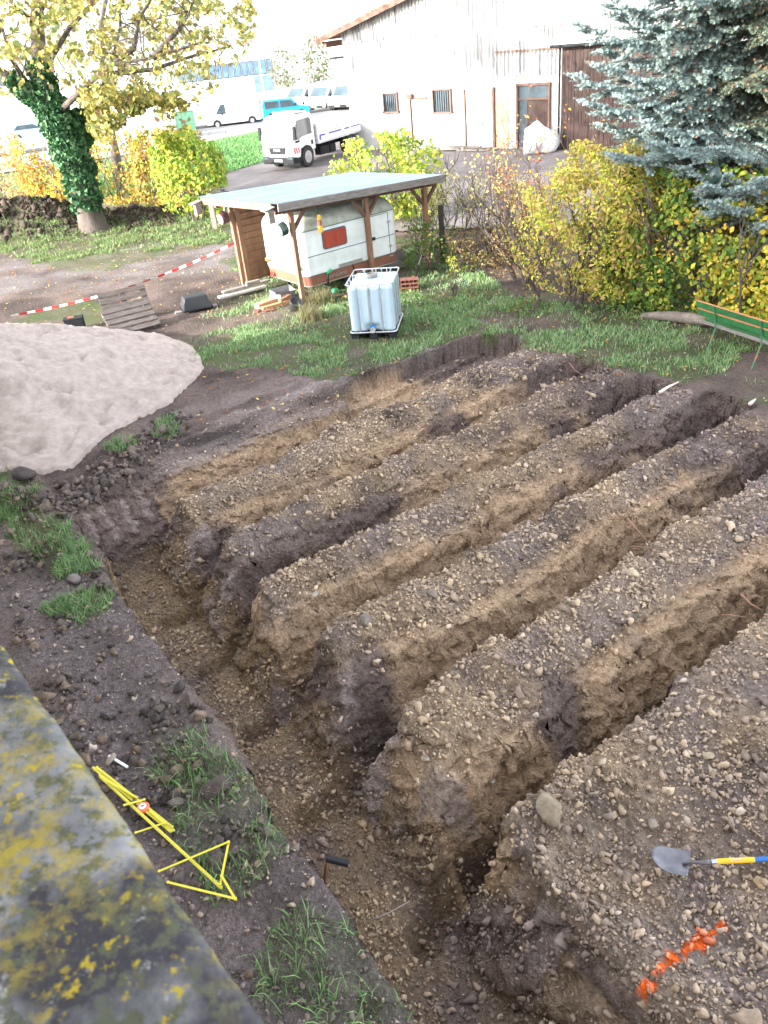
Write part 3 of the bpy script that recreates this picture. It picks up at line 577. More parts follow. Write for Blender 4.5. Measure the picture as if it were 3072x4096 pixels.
MB().box((7.2, .03, 1.12), (.66, .05, 2.1)).build('door', mat('pale_door', (.62, .62, .66), rough=.6), barn); MB().box((7.62, .05, 1.12), (.05, .1, 2.2)).box((7.2, .05, 2.28), (.95, .12, .07)).box((7.6, .1, 2.38), (.3, .2, .18)).build('door_frame', brownwood, barn)
MB().box((4.0, .03, 1.3), (1.3, .05, 2.45)).build('gate_panel', mat('pale_gate', (.66, .66, .68), (.55, .55, .58), rough=.6), barn)
MB().box((4.72, .06, 1.3), (.07, .1, 2.5)).box((3.27, .07, 1.3), (.1, .12, 2.6)).build('gate_post', brownwood, barn)
MB().box((2.9, .02, 1.25), (.6, .03, 2.3)).build('lit_wall_patch', mat('orange_light_tone', (.72, .46, .24), (.70, .30, .16), rough=.85, scale=1.5), barn)  # orange light on the wall, painted in as a warm patch
dr = MB().box((1.38, .02, 2.33), (1.42, .03, .5)).box((1.86, .02, 1.08), (.42, .03, 1.9)).build('glazed_panel', glassb, barn)
MB().box((1.14, .05, 1.03), (.95, .07, 1.98)).build('board_door', darkwood, barn); MB().box((2.12, .07, 1.35), (.08, .14, 2.6)).box((.62, .07, 1.35), (.08, .14, 2.6)).box((1.37, .07, 2.64), (1.6, .14, .08)).box((1.37, .06, 2.07), (1.44, .1, .06)).build('timber_frame', brownwood, barn)
MB().box((1.65, .14, 3.94), (2.95, .06, .07)).build('sliding_rail', brownwood, barn)
shed = empty('timber_shed', BO, BA, 'brown weathered board shed built against the right end of the white barn', 'shed')
bb = MB(); rr_ = random.Random(3); s = -.02
while s > -5.2: wd = rr_.uniform(.13, .2); bb.box((s-wd/2, .32+rr_.uniform(-.012, .012), 2.02-rr_.uniform(0, .05)), (wd-.012, .03, 4.0)); s -= wd
bb.build('boards', darkwood, shed); MB().box((-2.6, .14, 2.0), (5.1, .28, 3.95)).build('wall', brownwood, shed)
MB().box((-2.6, .35, 4.12), (5.5, .75, .06)).build('roof', steel, shed); MB().tube([(.06, .36, 4.0), (.06, .36, .1)], .045).tube([(.35, .7, 4.02), (-5.3, .7, 4.02)], .06).build('downpipe', darkm, shed)
# --- things lying along the barn
def lump(name, c, s, m, seed, label, cat, flat=.6, rz=0, k=.25):
    V0, F0 = ico(4); v = V0.copy(); r_ = np.random.default_rng(seed)
    for axx in unit(r_.normal(size=(7, 3))): h = r_.uniform(.45, .85); v = v-np.outer(np.clip(v @ axx-h, 0, None), axx)*.85
    v = v*(1+k*fbm(v[:, 0]*2+seed, v[:, 1]*2+v[:, 2]*1.7, 1, seed, 3))[:, None]; v[:, 2] = np.maximum(v[:, 2], -.45); v = v*np.array(s) @ rotz(rz).T
    o = np_uniform(name, v, F0, m, smooth=True); o.location = (c[0], c[1], c[2]+.45*s[2]); return tag(o, label, cat)
p = GF(1165, 332); lump('tarpaulin', (p[0], p[1], .08), (1.0, .75, .85), mat('white_tarp', (.72, .72, .72), rough=.6, bump=.5, scale=3), 11, 'white tarpaulin bundle heaped in front of the board door of the barn', 'tarpaulin', rz=.5)
p = GF(1112, 318); lump('rubbish_bag', (p[0], p[1], .08), (.42, .35, .38), blackp, 12, 'dark rubbish bag between the planks and the white tarpaulin', 'bag')
p = GF(1075, 318); lump('rubble_sack', (p[0], p[1], .08), (.55, .3, .2), whitewall, 13, 'flat white sack lying under the orange light patch painted on the barn', 'sack')
pb = MB(); rr_ = random.Random(8)
for i in range(22): s = 3.6+rr_.random()*3.2; pb.box((s, .35+rr_.random()*.4, .12+.05*(i % 4)), (rr_.uniform(.9, 2), .14, .04), rotz(rr_.uniform(-.06, .06)))
o = pb.build('plank_stack', greywood); o.location = BO; o.rotation_euler = (0, 0, BA); tag(o, 'low stack of grey planks along the foot of the barn wall', 'planks')
# --- far buildings
def block(name, label, cat, dx0, dx1, Y, H, depth, m, rot=0.1, z0=None):
    a = atY(dx0, 260, Y); b = atY(dx1, 240, Y); L = b[0]-a[0]; r = empty(name, (a[0], Y, far_z(Y)), rot, label, cat); MB().box((L/2, depth/2, H/2), (L, depth, H)).build('wall', m, r); return r, L
hall, L = block('white_hall', 'tall plain white hall standing behind the parked vans left of the barn', 'hall', 600, 790, 112, 13.5, 20, white, 0.05)
MB().box((L*.18, -.08, 6.7), (.12, .1, 13.2)).box((L*.72, -.08, 6.7), (.12, .1, 13.2)).box((L*.45, -.08, 6.7), (.1, .1, 13.2)).build('seam', mat('seam_grey', (.45, .46, .5)), hall); MB().box((L*.5, -.1, 13.6), (L+.3, .3, .25)).build('roof_edge', darkm, hall)
MB().box((L*.8, -.6, 3.4), (3, 1.2, .15)).build('canopy', darkm, hall)
off, L = block('office_building', 'white office building with blue window bands and red roof edge seen through the yellow tree', 'building', 400, 604, 108, 5.6, 14, white, 0.08)
MB().box((L/2, -.3, 5.9), (L+1, .8, .45)).build('roof_edge', mat('red_fascia', (.42, .18, .22), rough=.6), off); MB().box((L/2, -.1, 6.35), (L, .4, .25)).build('roof_railing', mat('blue_steel', (.16, .22, .33), rough=.5), off)
wb = glass_mat('blue_glass', (.10, .17, .26))
for i in range(15):
    f = MB().box((L*(.04+i*.066), -.06, 3.35), (L*.058, .08, 1.5)).build('window', darkm, off); MB().box((L*(.04+i*.066), -.12, 3.35), (L*.05, .04, 1.35)).build('pane', wb, f)
MB().box((L*.88, -.1, 1.3), (L*.2, .15, 2.4)).build('glazed_front', wb, off)
fb, L = block('grey_house', 'pale grey house with small windows at the far left edge', 'house', -60, 70, 120, 7.5, 10, mat('pinkish_render', (.50, .42, .42), rough=.9), .1)
for i in range(4): MB().box((L*(.2+.22*i), -.06, 4.6), (1.2, .08, 1.3)).build('window', glassd, fb)
# white garages with grey doors and the green container
gar = empty('garage_row', GF(205, 330)+np.array([0, 2, 0]), .12, 'low white garage row with pale roller doors behind the thin tree', 'garage'); gar.scale = (.62, .62, .62); MB().box((3.5, 2, 1.15), (9.2, 4, 2.3)).build('wall', white, gar)
for i in range(3):
    MB().box((1.0+2.1*i, -.04, 1.05), (1.7, .06, 1.55)).build('door', mat('door_grey', (.40, .46, .46), (.34, .4, .41), scale=3, stretch=(.2, .2, 8)), gar)
cont = empty('waste_container', GF(337, 298), .16, 'green steel container with a small white notice beside the road', 'container')
gm2 = mat('green_paint', (.10, .26, .17), (.08, .21, .14), rough=.5); MB().box((1.5, .8, .75), (3.0, 1.6, 1.5)).build('body', gm2, cont, bevel=.05); MB().box((1.5, .8, 1.53), (3.1, 1.7, .08)).build('rim', mat('green_rim', (.25, .42, .34)), cont)
MB().box((1.15, -.02, 1.15), (.32, .03, .2)).box((.75, -.02, 1.2), (.2, .03, .12)).build('notice', white, cont); MB().box((1.0, -.02, .7), (.1, .02, .12)).build('emblem', darkm, cont)
def lamp_post(dx, dy, H, label, arm=1.2, lean=0):
    p = GF(dx, dy); r = empty('street_lamp', p, 0, label, 'street lamp', 'street lamps along the road'); MB().tube([(0, 0, 0), (lean*.5, 0, H*.5), (lean, 0, H)], [.09, .075, .05]).build('pole', mat('lamp_pole', (.62, .63, .65), rough=.5), r)
    MB().beam((lean, 0, H), (lean-arm, 0, H+.12), .08).build('arm', steel, r); MB().box((lean-arm-.25, 0, H+.12), (.6, .25, .12)).build('lamp_head', steel, r, bevel=.03)
lamp_post(112, 345, 9.5, 'pale street lamp rising behind the ivy covered trunk', 1.3); lamp_post(574, 225, 8, 'thin street lamp in front of the office building', 1.5)
# ---------------------------------------------------------------- vehicles
def wheel(parent, x, y, r, wdt, rim=True):
    side = 1 if y > 0 else -1
    w_ = MB().lathe([(r*.62, -wdt/2), (r*.97, -wdt/2), (r, -wdt/2+.03), (r, wdt/2-.03), (r*.97, wdt/2), (r*.62, wdt/2)], (x, y, r), 22, (0, side, 0)).build('wheel', tyrem, parent, smooth=False)
    if rim: MB().lathe([(.02, wdt/2+.012), (r*.16, wdt/2+.03), (r*.2, wdt/2-.01), (r*.5, wdt/2-.02), (r*.62, wdt/2+.008)], (x, y, r), 16, (0, side, 0)).build('rim', alu, w_)
    return w_
def vehicle(name, label, cat, group, loc, heading, paint, L, W, prof, wins, shield, wh, scale=.88, rear=False, r=.33):
    v = empty(name, loc, heading, label, cat, group); v.scale = (scale,)*3
    b = MB().prism([(x, -W/2, z) for x, z in prof], (0, W, 0)).build('body', paint, v, bevel=.09, seg=3)
    for p in b.data.polygons: p.use_smooth = False
    for sy in (-1, 1):
        for wpoly in wins: MB().prism([(x, sy*(W/2+.004), z) for x, z in wpoly], (0, sy*.012, 0)).build('side_window', glassb if paint.name != 'blue_paint' else glassd, v)
        for wx in wh:
            wheel(v, wx, sy*(W/2-.1), r, .22); MB().lathe([(.01, .0), (r*1.22, .0), (r*1.22, .01)], (wx, sy*(W/2+.004), r+.02), 18, (0, sy, 0)).build('wheel_arch', darkm, v)
        MB().box((L-.12, sy*(W/2-.22), .82), (.2, .34, .2)).build('headlight', glassb, v); MB().box((L*.7, sy*(W/2+.1), 1.2), (.1, .16, .2)).build('mirror', darkm, v)
        MB().box((.03, sy*(W/2-.1), 1.0), (.06, .12, .5)).build('tail_light', red, v)
    (x0, z0), (x1, z1) = shield; nx_, nz_ = (z1-z0), (x0-x1); l = math.hypot(nx_, nz_); nx_, nz_ = abs(nx_)/l*.012, abs(nz_)/l*.012
    MB().prism([(x0+nx_, -W/2+.12, z0+nz_), (x1+nx_, -W/2+.18, z1+nz_), (x1+nx_, W/2-.18, z1+nz_), (x0+nx_, W/2-.12, z0+nz_)], (nx_*2, 0, nz_*2)).build('windscreen', glassb, v)
    MB().box((L-.03, 0, .45), (.14, W*.96, .26)).build('bumper', darkm, v, bevel=.03); MB().box((L+.05, 0, .47), (.02, .5, .12)).build('number_plate', white, v); MB().box((L-.02, 0, .72), (.06, W*.5, .12)).build('grille', blackp, v)
    return v
VAN = [(0, .3), (4.9, .3), (4.95, .62), (4.86, .98), (4.2, 1.18), (3.42, 1.86), (3.1, 1.95), (.12, 1.95), (0, 1.75)]
VW_ = [[(3.1, 1.15), (3.95, 1.15), (3.35, 1.72), (3.1, 1.74)]]
CADDY = [(0, .28), (4.3, .28), (4.35, .62), (4.2, .92), (3.35, 1.08), (2.75, 1.72), (.1, 1.8), (0, 1.5)]
vs = [(1, 'white van parked second from the barn in the row', (-4.2, 78.9), -2.15), (2, 'white van in the middle of the parked row', (-2.1, 75.5), -2.12), (3, 'white van parked nearest to the barn corner', (-.15, 73.3), -2.1)]
labs = ['leftmost white van of the parked row, half behind the blue car', 'white van in the middle of the parked row beyond the road', 'white van of the row just above the truck cargo bed']
for (i, _, (x, y), h), lb in zip(vs, labs):
    # wheel point is the front: move the origin (rear) backwards
    L = 4.9*.9; loc = (x-math.cos(h)*L, y-math.sin(h)*L, zat(x, y)); vehicle('van', lb, 'van', 'white vans parked in a row', loc, h, white, 4.9, 1.9, VAN, VW_, ((4.2, 1.19), (3.44, 1.85)), (.95, 4.0), .92)
# chassis cab at the end of the row
x, y = 1.9, 71.5; h = -2.1; v = vehicle('flatbed_van', 'white van with bare chassis at the right end of the row beside the barn', 'van', 'white vans parked in a row', (x-math.cos(h)*4.4, y-math.sin(h)*4.4, zat(x, y)), h, white, 4.9, 1.9, [(2.6, .3), (4.9, .3), (4.95, .62), (4.86, .98), (4.2, 1.18), (3.42, 1.95), (2.6, 1.95)], VW_, ((4.2, 1.19), (3.44, 1.92)), (.6, 4.0), .92)
MB().box((1.2, 0, .62), (2.8, .8, .16)).build('chassis', darkm, v)
vehicle('crew_van', 'long white van standing left of the blue car beside the road', 'van', 'white vans parked in a row', (-6.2, 70.8, zat(-6.2, 70.8)), math.pi+.12, white, 5.4, 1.95, [(0, .3), (5.4, .3), (5.45, .62), (5.36, 1.0), (4.6, 1.2), (3.9, 2.2), (3.6, 2.3), (.12, 2.3), (0, 2.0)], [[(3.4, 1.2), (4.4, 1.2), (3.85, 2.0), (3.4, 2.05)]], ((4.6, 1.22), (3.92, 2.15)), (.95, 4.4), .78)
blue = mat('blue_paint', (.015, .33, .60), (.012, .28, .52), rough=.3, coat=.4)
vehicle('compact_van', 'bright blue compact van parked between the white vans', 'car', None, (-6.1, 70.0, zat(-6.1, 70)), .3, blue, 4.3, 1.75, CADDY, [[(.25, 1.1), (1.5, 1.1), (1.5, 1.62), (.25, 1.66)], [(1.65, 1.08), (3.05, 1.08), (2.62, 1.58), (1.65, 1.62)]], ((3.33, 1.1), (2.77, 1.7)), (.8, 3.5), .86)
CAR = [(0, .3), (4.2, .3), (4.25, .6), (4.1, .82), (3.2, .95), (2.4, 1.42), (.9, 1.45), (.1, 1.0), (0, .7)]
CW = [[(.55, .98), (2.95, .96), (2.3, 1.34), (1.0, 1.36)]]
silver = mat('silver_paint', (.55, .57, .6), rough=.35, metal=.3); pale_blue = mat('pale_blue_paint', (.30, .50, .62), rough=.35)
for (dx, dy, h, pt, lb) in [(10, 312, .3, pale_blue, 'pale blue car at the far left beyond the hedge'), (95, 300, .25, silver, 'silver car parked behind the ivy covered trunk on the left'), (190, 300, -.2, white, 'white car with dark rear just right of the ivy trunk'), (272, 283, 2.9, mat('navy_paint', (.05, .06, .1), rough=.35), 'dark car parked between the garages and the green container')]:
    p = GF(dx, dy); vehicle('parked_car', lb, 'car', 'cars parked beyond the hedge', (p[0], p[1]+1.5, zat(p[0], p[1]+1.5)), h, pt, 4.2, 1.7, CAR, CW, ((3.18, .98), (2.42, 1.41)), (.75, 3.4), .95, r=.3)
# --- the tipper truck
TH_ = math.atan2(-.82, -.57); left = np.array([.82, -.57, 0]); hd_ = np.array([-.57, -.82, 0])
tr_o = np.array([-1.76, 40.95, .075])-left*.87*.95-hd_*.87*3.6
tk = empty('tipper_truck', tr_o, TH_, 'white tipper truck with orange beacons and a load of boards in the yard', 'truck'); tk.scale = (.88,)*3
# x forward: front axle 3.6, rear axle 0
cab = [(2.75, .75), (2.75, 2.35), (2.95, 2.55), (4.1, 2.5), (4.45, 2.32), (4.72, 1.5), (4.78, .95), (4.75, .55), (4.1, .55), (4.05, .95), (3.2, .95), (3.1, .75)]
MB().prism([(x, -1.0, z) for x, z in cab], (0, 2.0, 0)).build('cab', white, tk, bevel=.05, seg=3)
MB().prism([(4.50, -.88, 2.22), (4.50, .88, 2.22), (4.755, .9, 1.42), (4.755, -.9, 1.42)], (.02, 0, .006)).build('windscreen', glassb, tk)
MB().prism([(4.79, -.55, 1.12), (4.79, .55, 1.12), (4.80, .45, .80), (4.80, -.45, .80)], (.03, 0, 0)).build('grille', blackp, tk)
text('badge', 'MAN', .2, steel, tk, (4.83, 0, 1.0), (math.pi/2, 0, math.pi/2), .01)
bu = MB().box((4.66, 0, .48), (.32, 2.02, .32)).box((4.2, .95, .45), (.7, .1, .3)).box((4.2, -.95, .45), (.7, .1, .3)).build('bumper', blackp, tk, bevel=.04); MB().box((4.83, 0, .5), (.02, .5, .12)).build('number_plate', white, bu)
for sy in (-1, 1):
    MB().prism([(3.0, sy*1.004, 1.55), (3.0, sy*1.004, 2.2), (3.15, sy*1.004, 2.32), (4.2, sy*1.004, 2.28), (4.5, sy*1.004, 1.45), (4.2, sy*1.004, 1.4), (3.9, sy*1.004, 1.5)], (0, sy*.012, 0)).build('side_window', glassd, tk)
    MB().box((4.78, sy*.78, .62), (.1, .34, .16)).build('headlight', glassb, tk); MB().box((4.62, sy*1.12, 1.75), (.1, .18, .62)).build('mirror', blackp, tk, bevel=.03)
    MB().box((4.3, sy*1.006, 1.32), (.35, .02, .09)).build('vent', blackp, tk); MB().box((3.05, sy*1.006, 1.12), (.16, .02, .2)).build('vent', blackp, tk)
    ch = MB(); rch = MB(); ch.box((4.42, sy*1.006, .92), (.5, .014, .3)).build('warning_panel', white, tk)
    for k in range(3): rch.prism([(4.2+.18*k, sy*1.018, .78), (4.28+.18*k, sy*1.018, .78), (4.38+.18*k-(.04 if k == 2 else 0), sy*1.018, 1.06), (4.30+.18*k-(.04 if k == 2 else 0), sy*1.018, 1.06)], (0, sy*.006, 0))
    rch.build('warning_stripe', red, tk)
    wheel(tk, 3.6, sy*.92, .49, .28); wheel(tk, -.5, sy*.84, .49, .5)
    MB().tube([(3.6+.56*math.cos(t), sy*.96, .46+.56*math.sin(t)) for t in np.linspace(.15, math.pi-.15, 12)], .06, 6).build('mudguard', darkm, tk); MB().tube([(-.5+.62*math.cos(t), sy*.86, .46+.58*math.sin(t)) for t in np.linspace(.3, math.pi-.2, 12)], .1, 6).build('mudguard', darkm, tk)
    b_ = MB().lathe([(.07, 0), (.07, .12), (.04, .16)], (3.85, sy*.62, 2.56), 12).build('beacon', amber, tk)
MB().prism([(3.0, -.8, 2.56), (3.0, .8, 2.56), (3.9, .7, 2.6), (3.9, -.7, 2.6)], (0, 0, .07)).build('roof_deflector', white, tk)
MB().beam((-2.1, .35, .72), (4.0, .35, .72), .1, .2).beam((-2.1, -.35, .72), (4.0, -.35, .72), .1, .2).box((1.9, .75, .55), (.8, .4, .4)).box((1.1, .75, .52), (.5, .35, .4)).box((1.9, -.75, .55), (.9, .4, .4)).build('chassis', darkm, tk)
bed = MB().box((.15, 0, 1.0), (4.85, 2.15, .12)).box((2.58, 0, 1.45), (.06, 2.15, .95)).box((-2.27, 0, 1.22), (.05, 2.15, .36)).box((.15, -1.07, 1.22), (4.8, .05, .36)).build('cargo_bed', mat('white_bed', (.70, .71, .73), rough=.4), tk, bevel=.01)
MB().box((.15, 1.07, 1.22), (4.8, .05, .36)).box((.15, 1.1, 1.06), (4.84, .04, .05)).build('side_board', white, tk, bevel=.01)
st = MB(); 
for z in (1.15, 1.35, 1.55, 1.75): st.box((2.62, 0, z), (.03, 2.1, .09))
st.build('headboard_slat', steel, tk)
MB().box((1.0, 1.103, 1.33), (1.2, .01, .08)).box((2.2, 1.103, 1.33), (.5, .01, .08)).box((2.42, 1.103, 1.22), (.14, .01, .22)).box((-.15, 1.103, 1.33), (.5, .01, .08)).box((-1.0, 1.103, 1.33), (.9, .01, .06)).build('blue_lettering_band', mat('navy_print', (.10, .12, .5), rough=.5), tk)
MB().box((-2.15, 1.1, 1.35), (.16, .03, .2)).build('corner_marker', red, tk)
MB().box((3.1, 1.01, 1.02), (.01, .01, .01)).build('door_handle', blackp, tk)
rr_ = random.Random(6)
for i, lb in enumerate(['grey board on top of the truck load', 'brown board lowest in the truck load', 'pale board at the rear of the truck load']):
    o = MB().box((0, 0, 0), (2.6-.3*i, .26, .05)).build('board', [greywood, brownwood, mat('pale_wood', (.55, .42, .28), rough=.8)][i], bevel=.004)
    q = tr_o+np.array([0, 0, 0])+hd_*.88*(1.0-.35*i)+left*.88*(.75-.33*i)*1.0; o.location = (q[0], q[1], .075+.88*(1.10+.09*i)); o.rotation_euler = (0, .02, TH_+.05*i); tag(o, lb, 'board', 'boards loaded on the truck')
# ---------------------------------------------------------------- the carport and what hangs on it
CO = np.array([-1.63, 19.35]); CANG = math.atan2(.565, .825); E1 = np.array([.825, .565]); E2 = np.array([-.565, .825])
def cl_(a, b, z=0): q = CO+E1*a+E2*b; return (q[0], q[1], z)
cp = empty('carport', (CO[0], CO[1], 0), CANG, 'open timber carport with corrugated translucent roof over the old caravan', 'carport')
RZ = lambda a, b: 2.42-.047*a-.055*b
xs_ = np.linspace(-.08, 4.8, 60); ys_ = np.arange(-.12, 3.95, .019)
A_, B_ = np.meshgrid(xs_, ys_); Z_ = RZ(A_, B_)+.05+.016*np.sin(B_/.076*2*np.pi)
ids = np.arange(A_.size).reshape(A_.shape); V = np.stack([A_, B_, Z_], -1).reshape(-1, 3)
roofm = mat('corrugated_plastic', (.30, .40, .49), (.15, .22, .30), rough=.5, scale=1.6, stretch=(.5, 7, 1), spec=.3, detail=9)
np_uniform('roof', V, np.stack([ids[:-1, :-1], ids[:-1, 1:], ids[1:, 1:], ids[1:, :-1]], -1).reshape(-1, 4), roofm, cp, smooth=True)
MB().beam((-.1, -.16, RZ(0, 0)-.02), (4.86, -.16, RZ(4.8, 0)-.02), .035, .17).build('fascia_board', greywood, cp, bevel=.004)
MB().beam((-.11, .1, RZ(0, 0)-.03), (-.11, 3.7, RZ(0, 3.7)-.03), .035, .16).build('verge_board', larch, cp, bevel=.004)
bm_ = MB().beam((-.05, .12, RZ(0, .1)-.12), (4.75, .12, RZ(4.75, .1)-.12), .1, .16).beam((-.05, 3.1, RZ(0, 3.1)-.1), (4.75, 3.1, RZ(4.75, 3.1)-.1), .1, .16)
for k in range(6): bm_.beam((.1+.9*k, -.1, RZ(.1+.9*k, 0)-.015), (.1+.9*k, 3.85, RZ(.1+.9*k, 3.85)-.015), .05, .06)
bm_.build('roof_beam', brownwood, cp)
def post(a, b, ph=None):
    z1 = RZ(a, b)-.18; o = MB().beam((a, b, 0), (a, b, z1), .11, .11, (0, 1, 0)).build('post', larch, cp, bevel=.008); return z1
for a, b in ((.36, .12), (2.5, .12), (4.35, .12), (.36, 3.1), (2.5, 3.1), (4.35, 3.1)):
    z1 = post(a, b)
    MB().beam((a+.04, b, z1-.42), (a+.40, b, z1+.0), .07, .07, (0, 1, 0)).build('brace', brownwood, cp)
    if a > 1: MB().beam((a-.04, b, z1-.42), (a-.40, b, z1+.0), .07, .07, (0, 1, 0)).build('brace', brownwood, cp)
lw = MB(); rr_ = random.Random(4)
for k in range(24): lw.box((1.5, 3.02+.02*(k % 2), .12+k*.083), (2.2, .025, .088), np.array([[1, 0, 0], [0, math.cos(.28), -math.sin(.28)], [0, math.sin(.28), math.cos(.28)]]))
lw.build('louvre_wall', larch, cp)
MB().box((.47, 3.0, 1.05), (.12, .06, 2.1)).build('wall_frame', larch, cp)
def nest_box(a, b, z, label, h=.3):
    r = empty('nest_box', cl_(a, b, z), CANG, label, 'nest box', 'nest boxes on the carport corners')
    MB().box((0, 0, 0), (.15, .15, h)).build('body', greywood, r, bevel=.004); MB().box((-.04, 0, h/2+.02), (.27, .22, .022), np.array([[.98, 0, -.2], [0, 1, 0], [.2, 0, .98]])).build('lid', greywood, r)
    MB().lathe([(.001, 0), (.022, 0), (.022, .006)], (-.077, 0, .05), 14, (-1, 0, 0)).build('entrance_hole', blackp, r)
    return r
nest_box(-.22, .03, 2.22, 'grey wooden nest box hanging at the near left corner of the carport roof'); nest_box(-.25, 3.72, 2.02, 'grey wooden nest box hanging at the far left corner of the carport roof', .28)
def flood(a, b, z, label, m):
    r = empty('floodlight', cl_(a, b, z), CANG+.05, label, 'lamp', 'lamps on the carport posts')
    MB().lathe([(.13, .10), (.155, .05), (.165, -.02), (.165, -.07), (.15, -.09)], (0, 0, 0), 8, (-1, 0, -.15)).build('housing', m, r, bevel=.01)
    MB().lathe([(.01, -.0), (.125, 0), (.125, .012)], (-.095, 0, -.015), 20, (-1, 0, -.15)).build('lens', white, r); MB().beam((.04, 0, .1), (.1, 0, .32), .03).build('bracket', steel, r)
flood(.10, .14, 1.86, 'dark green round lamp with white face on the near carport post', mat('green_black', (.03, .055, .05), rough=.4)); flood(.10, 3.05, 1.80, 'dark red-brown round lamp with white face on the far left carport post', mat('maroon_black', (.07, .025, .03), rough=.4))
fd = empty('bird_feeder', cl_(.98, -.1, 1.64), CANG, 'yellow bird feeder with red middle hanging from the carport beam', 'bird feeder')
yel = mat('yellow_plastic', (.75, .45, .06), (.6, .36, .05), rough=.5); MB().lathe([(.055, 0), (.065, .02), (.06, .14), (.045, .15)], (0, 0, 0), 14).build('seed_cup', yel, fd); MB().lathe([(.04, .15), (.045, .16), (.045, .27), (.04, .28)], (0, 0, 0), 14).build('tube', mat('feeder_red', (.32, .07, .06)), fd)
MB().lathe([(.052, .28), (.052, .37), (.03, .40)], (0, 0, 0), 14).build('cap', yel, fd); MB().tube([(0, 0, .4), (0, 0, .66)], .004, 5).build('cord', blackp, fd)
# ---------------------------------------------------------------- caravan
cv = empty('caravan', cl_(.58, .215), CANG, 'old white caravan with brown skirt and red curtained window under the carport', 'caravan')
LC, WC = 2.95, 1.92; CZ0, CZ1 = .36, 2.0
skin = mat('caravan_skin', (.78, .82, .83), (.60, .65, .63), rough=.42, scale=1.8, bump=.15, bscale=25); brskirt = mat('brown_skirt', (.24, .10, .065), (.19, .08, .055), rough=.4, scale=3)
roofskin = mat('caravan_roof', (.48, .50, .44), (.26, .28, .22), rough=.6, scale=4)
def sect(z):      # (inset at the ends, inset at the sides) of the rounded shell
    t = (z-CZ0)/(CZ1-CZ0); e = .02+.0*t+.10*max(0, .2-t)*2; s = 0
    if t > .78: q = (t-.78)/.22; e += .42*(1-math.sqrt(max(0, 1-q*q))); s += .50*(1-math.sqrt(max(0, 1-q*q)))
    return e, s
def shell(z0, z1, n, name, m, off=0.):
    mb = MB(); zs = [z0+(z1-z0)*i/n for i in range(n+1)]; k = 7
    for z in zs:
        e, s = sect(z); ring = []
        for cx, cy, a0 in ((LC-e-.22, WC-s-.22, 0), (e+.16, WC-s-.16, 90), (e+.16, s+.16, 180), (LC-e-.22, s+.22, 270)):
            R_ = .16 if cx < 1 else .22
            for j in range(k): a = math.radians(a0+90*j/(k-1)); ring.append((cx+(R_+off)*math.cos(a), cy+(R_+off)*math.sin(a), z))
        mb.v += ring
    N_ = 4*k
    for i in range(n):
        for j in range(N_): mb.f.append((i*N_+j, i*N_+(j+1) % N_, (i+1)*N_+(j+1) % N_, (i+1)*N_+j))
    mb.f.append(tuple(range(N_))[::-1]); mb.f.append(tuple(range(n*N_, (n+1)*N_)))
    return mb.build(name, m, cv, smooth=False)
shell(CZ0, .60, 3, 'skirt', brskirt); bd = shell(.605, 1.66, 4, 'body', skin); shell(1.665, 1.995, 14, 'roof', roofskin)
trim = mat('trim_strip', (.10, .14, .17), rough=.4)
for z in (.605, .665, 1.06, 1.655): shell(z-.008, z+.008, 1, 'trim_strip', trim if z != .665 else white, .006 if z != .605 else .008)
shell(CZ0-.01, CZ0+.01, 1, 'bottom_rail', steel, .01)
def rwin(x0, x1, z0, z1, side, name, fm, pm, r=.07):
    def poly(ins, y):
        pts = []
        for cx, cz, a0 in ((x1-r, z1-r, 0), (x0+r, z1-r, 90), (x0+r, z0+r, 180), (x1-r, z0+r, 270)):
            for j in range(5): a = math.radians(a0+22.5*j); pts.append((cx+(r-ins)*math.cos(a), cz+(r-ins)*math.sin(a)))
        return [(p[0], y, p[1]) if side == 's' else (y, p[0], p[1]) for p in pts]
    ext = (0, -.012, 0) if side == 's' else (-.012, 0, 0)
    o = MB().prism(poly(0, -.004), ext).build(name, fm, cv); MB().prism(poly(.028, -.016), tuple(e*.5 for e in ext)).build('pane', pm, o); return o
rwin(.60, 1.32, 1.14, 1.58, 's', 'window', trim, mat('red_curtain', (.40, .065, .035), (.26, .04, .025), rough=.5, scale=4, stretch=(14, 1, .3)))
rwin(.34, 1.60, 1.02, 1.52, 'r', 'rear_window', mat('window_rubber', (.22, .19, .17)), mat('frosted_pane', (.62, .52, .48), rough=.3), .09)
dv = MB().box((2.02, -.004, 1.05), (.012, .012, 1.15)).box((2.62, -.004, 1.05), (.012, .012, 1.15)).box((2.32, -.004, 1.62), (.6, .012, .012)).build('door_seam', trim, cv)
MB().box((2.10, -.012, 1.08), (.13, .03, .07)).build('door_handle', darkm, cv); 
for z in (1.4, .8, .55): MB().box((2.63, -.012, z), (.10, .02, .03)).build('hinge', steel, cv)
for y in (.22, WC-.22):
    l = MB().box((-.02, y, .80), (.04, .22, .075)).build('tail_lamp', amber, cv, bevel=.008); MB().box((-.045, y+(.055 if y < .9 else -.055), .80), (.02, .1, .06)).build('brake_lens', red, l)
for y in (.30, WC-.32): MB().prism([(-.012, y-.085, .39), (-.012, y+.085, .39), (-.012, y, .55)], (-.016, 0, 0)).build('reflector_triangle', red, cv)
MB().lathe([(.02, 0), (.055, 0), (.055, .01)], (.0, .96, .86), 18, (-1, 0, 0)).build('round_badge', mat('badge_ochre', (.42, .38, .22)), cv)
text('lettering', 'Nordstern', .14, steel, cv, (.88, -.012, .48), (math.pi/2, 0, 0), .004, .35)
MB().tube([(-.022, .16, .99), (-.024, .13, .6), (-.022, .12, .38)], .012, 6).build('rear_rail', steel, cv)
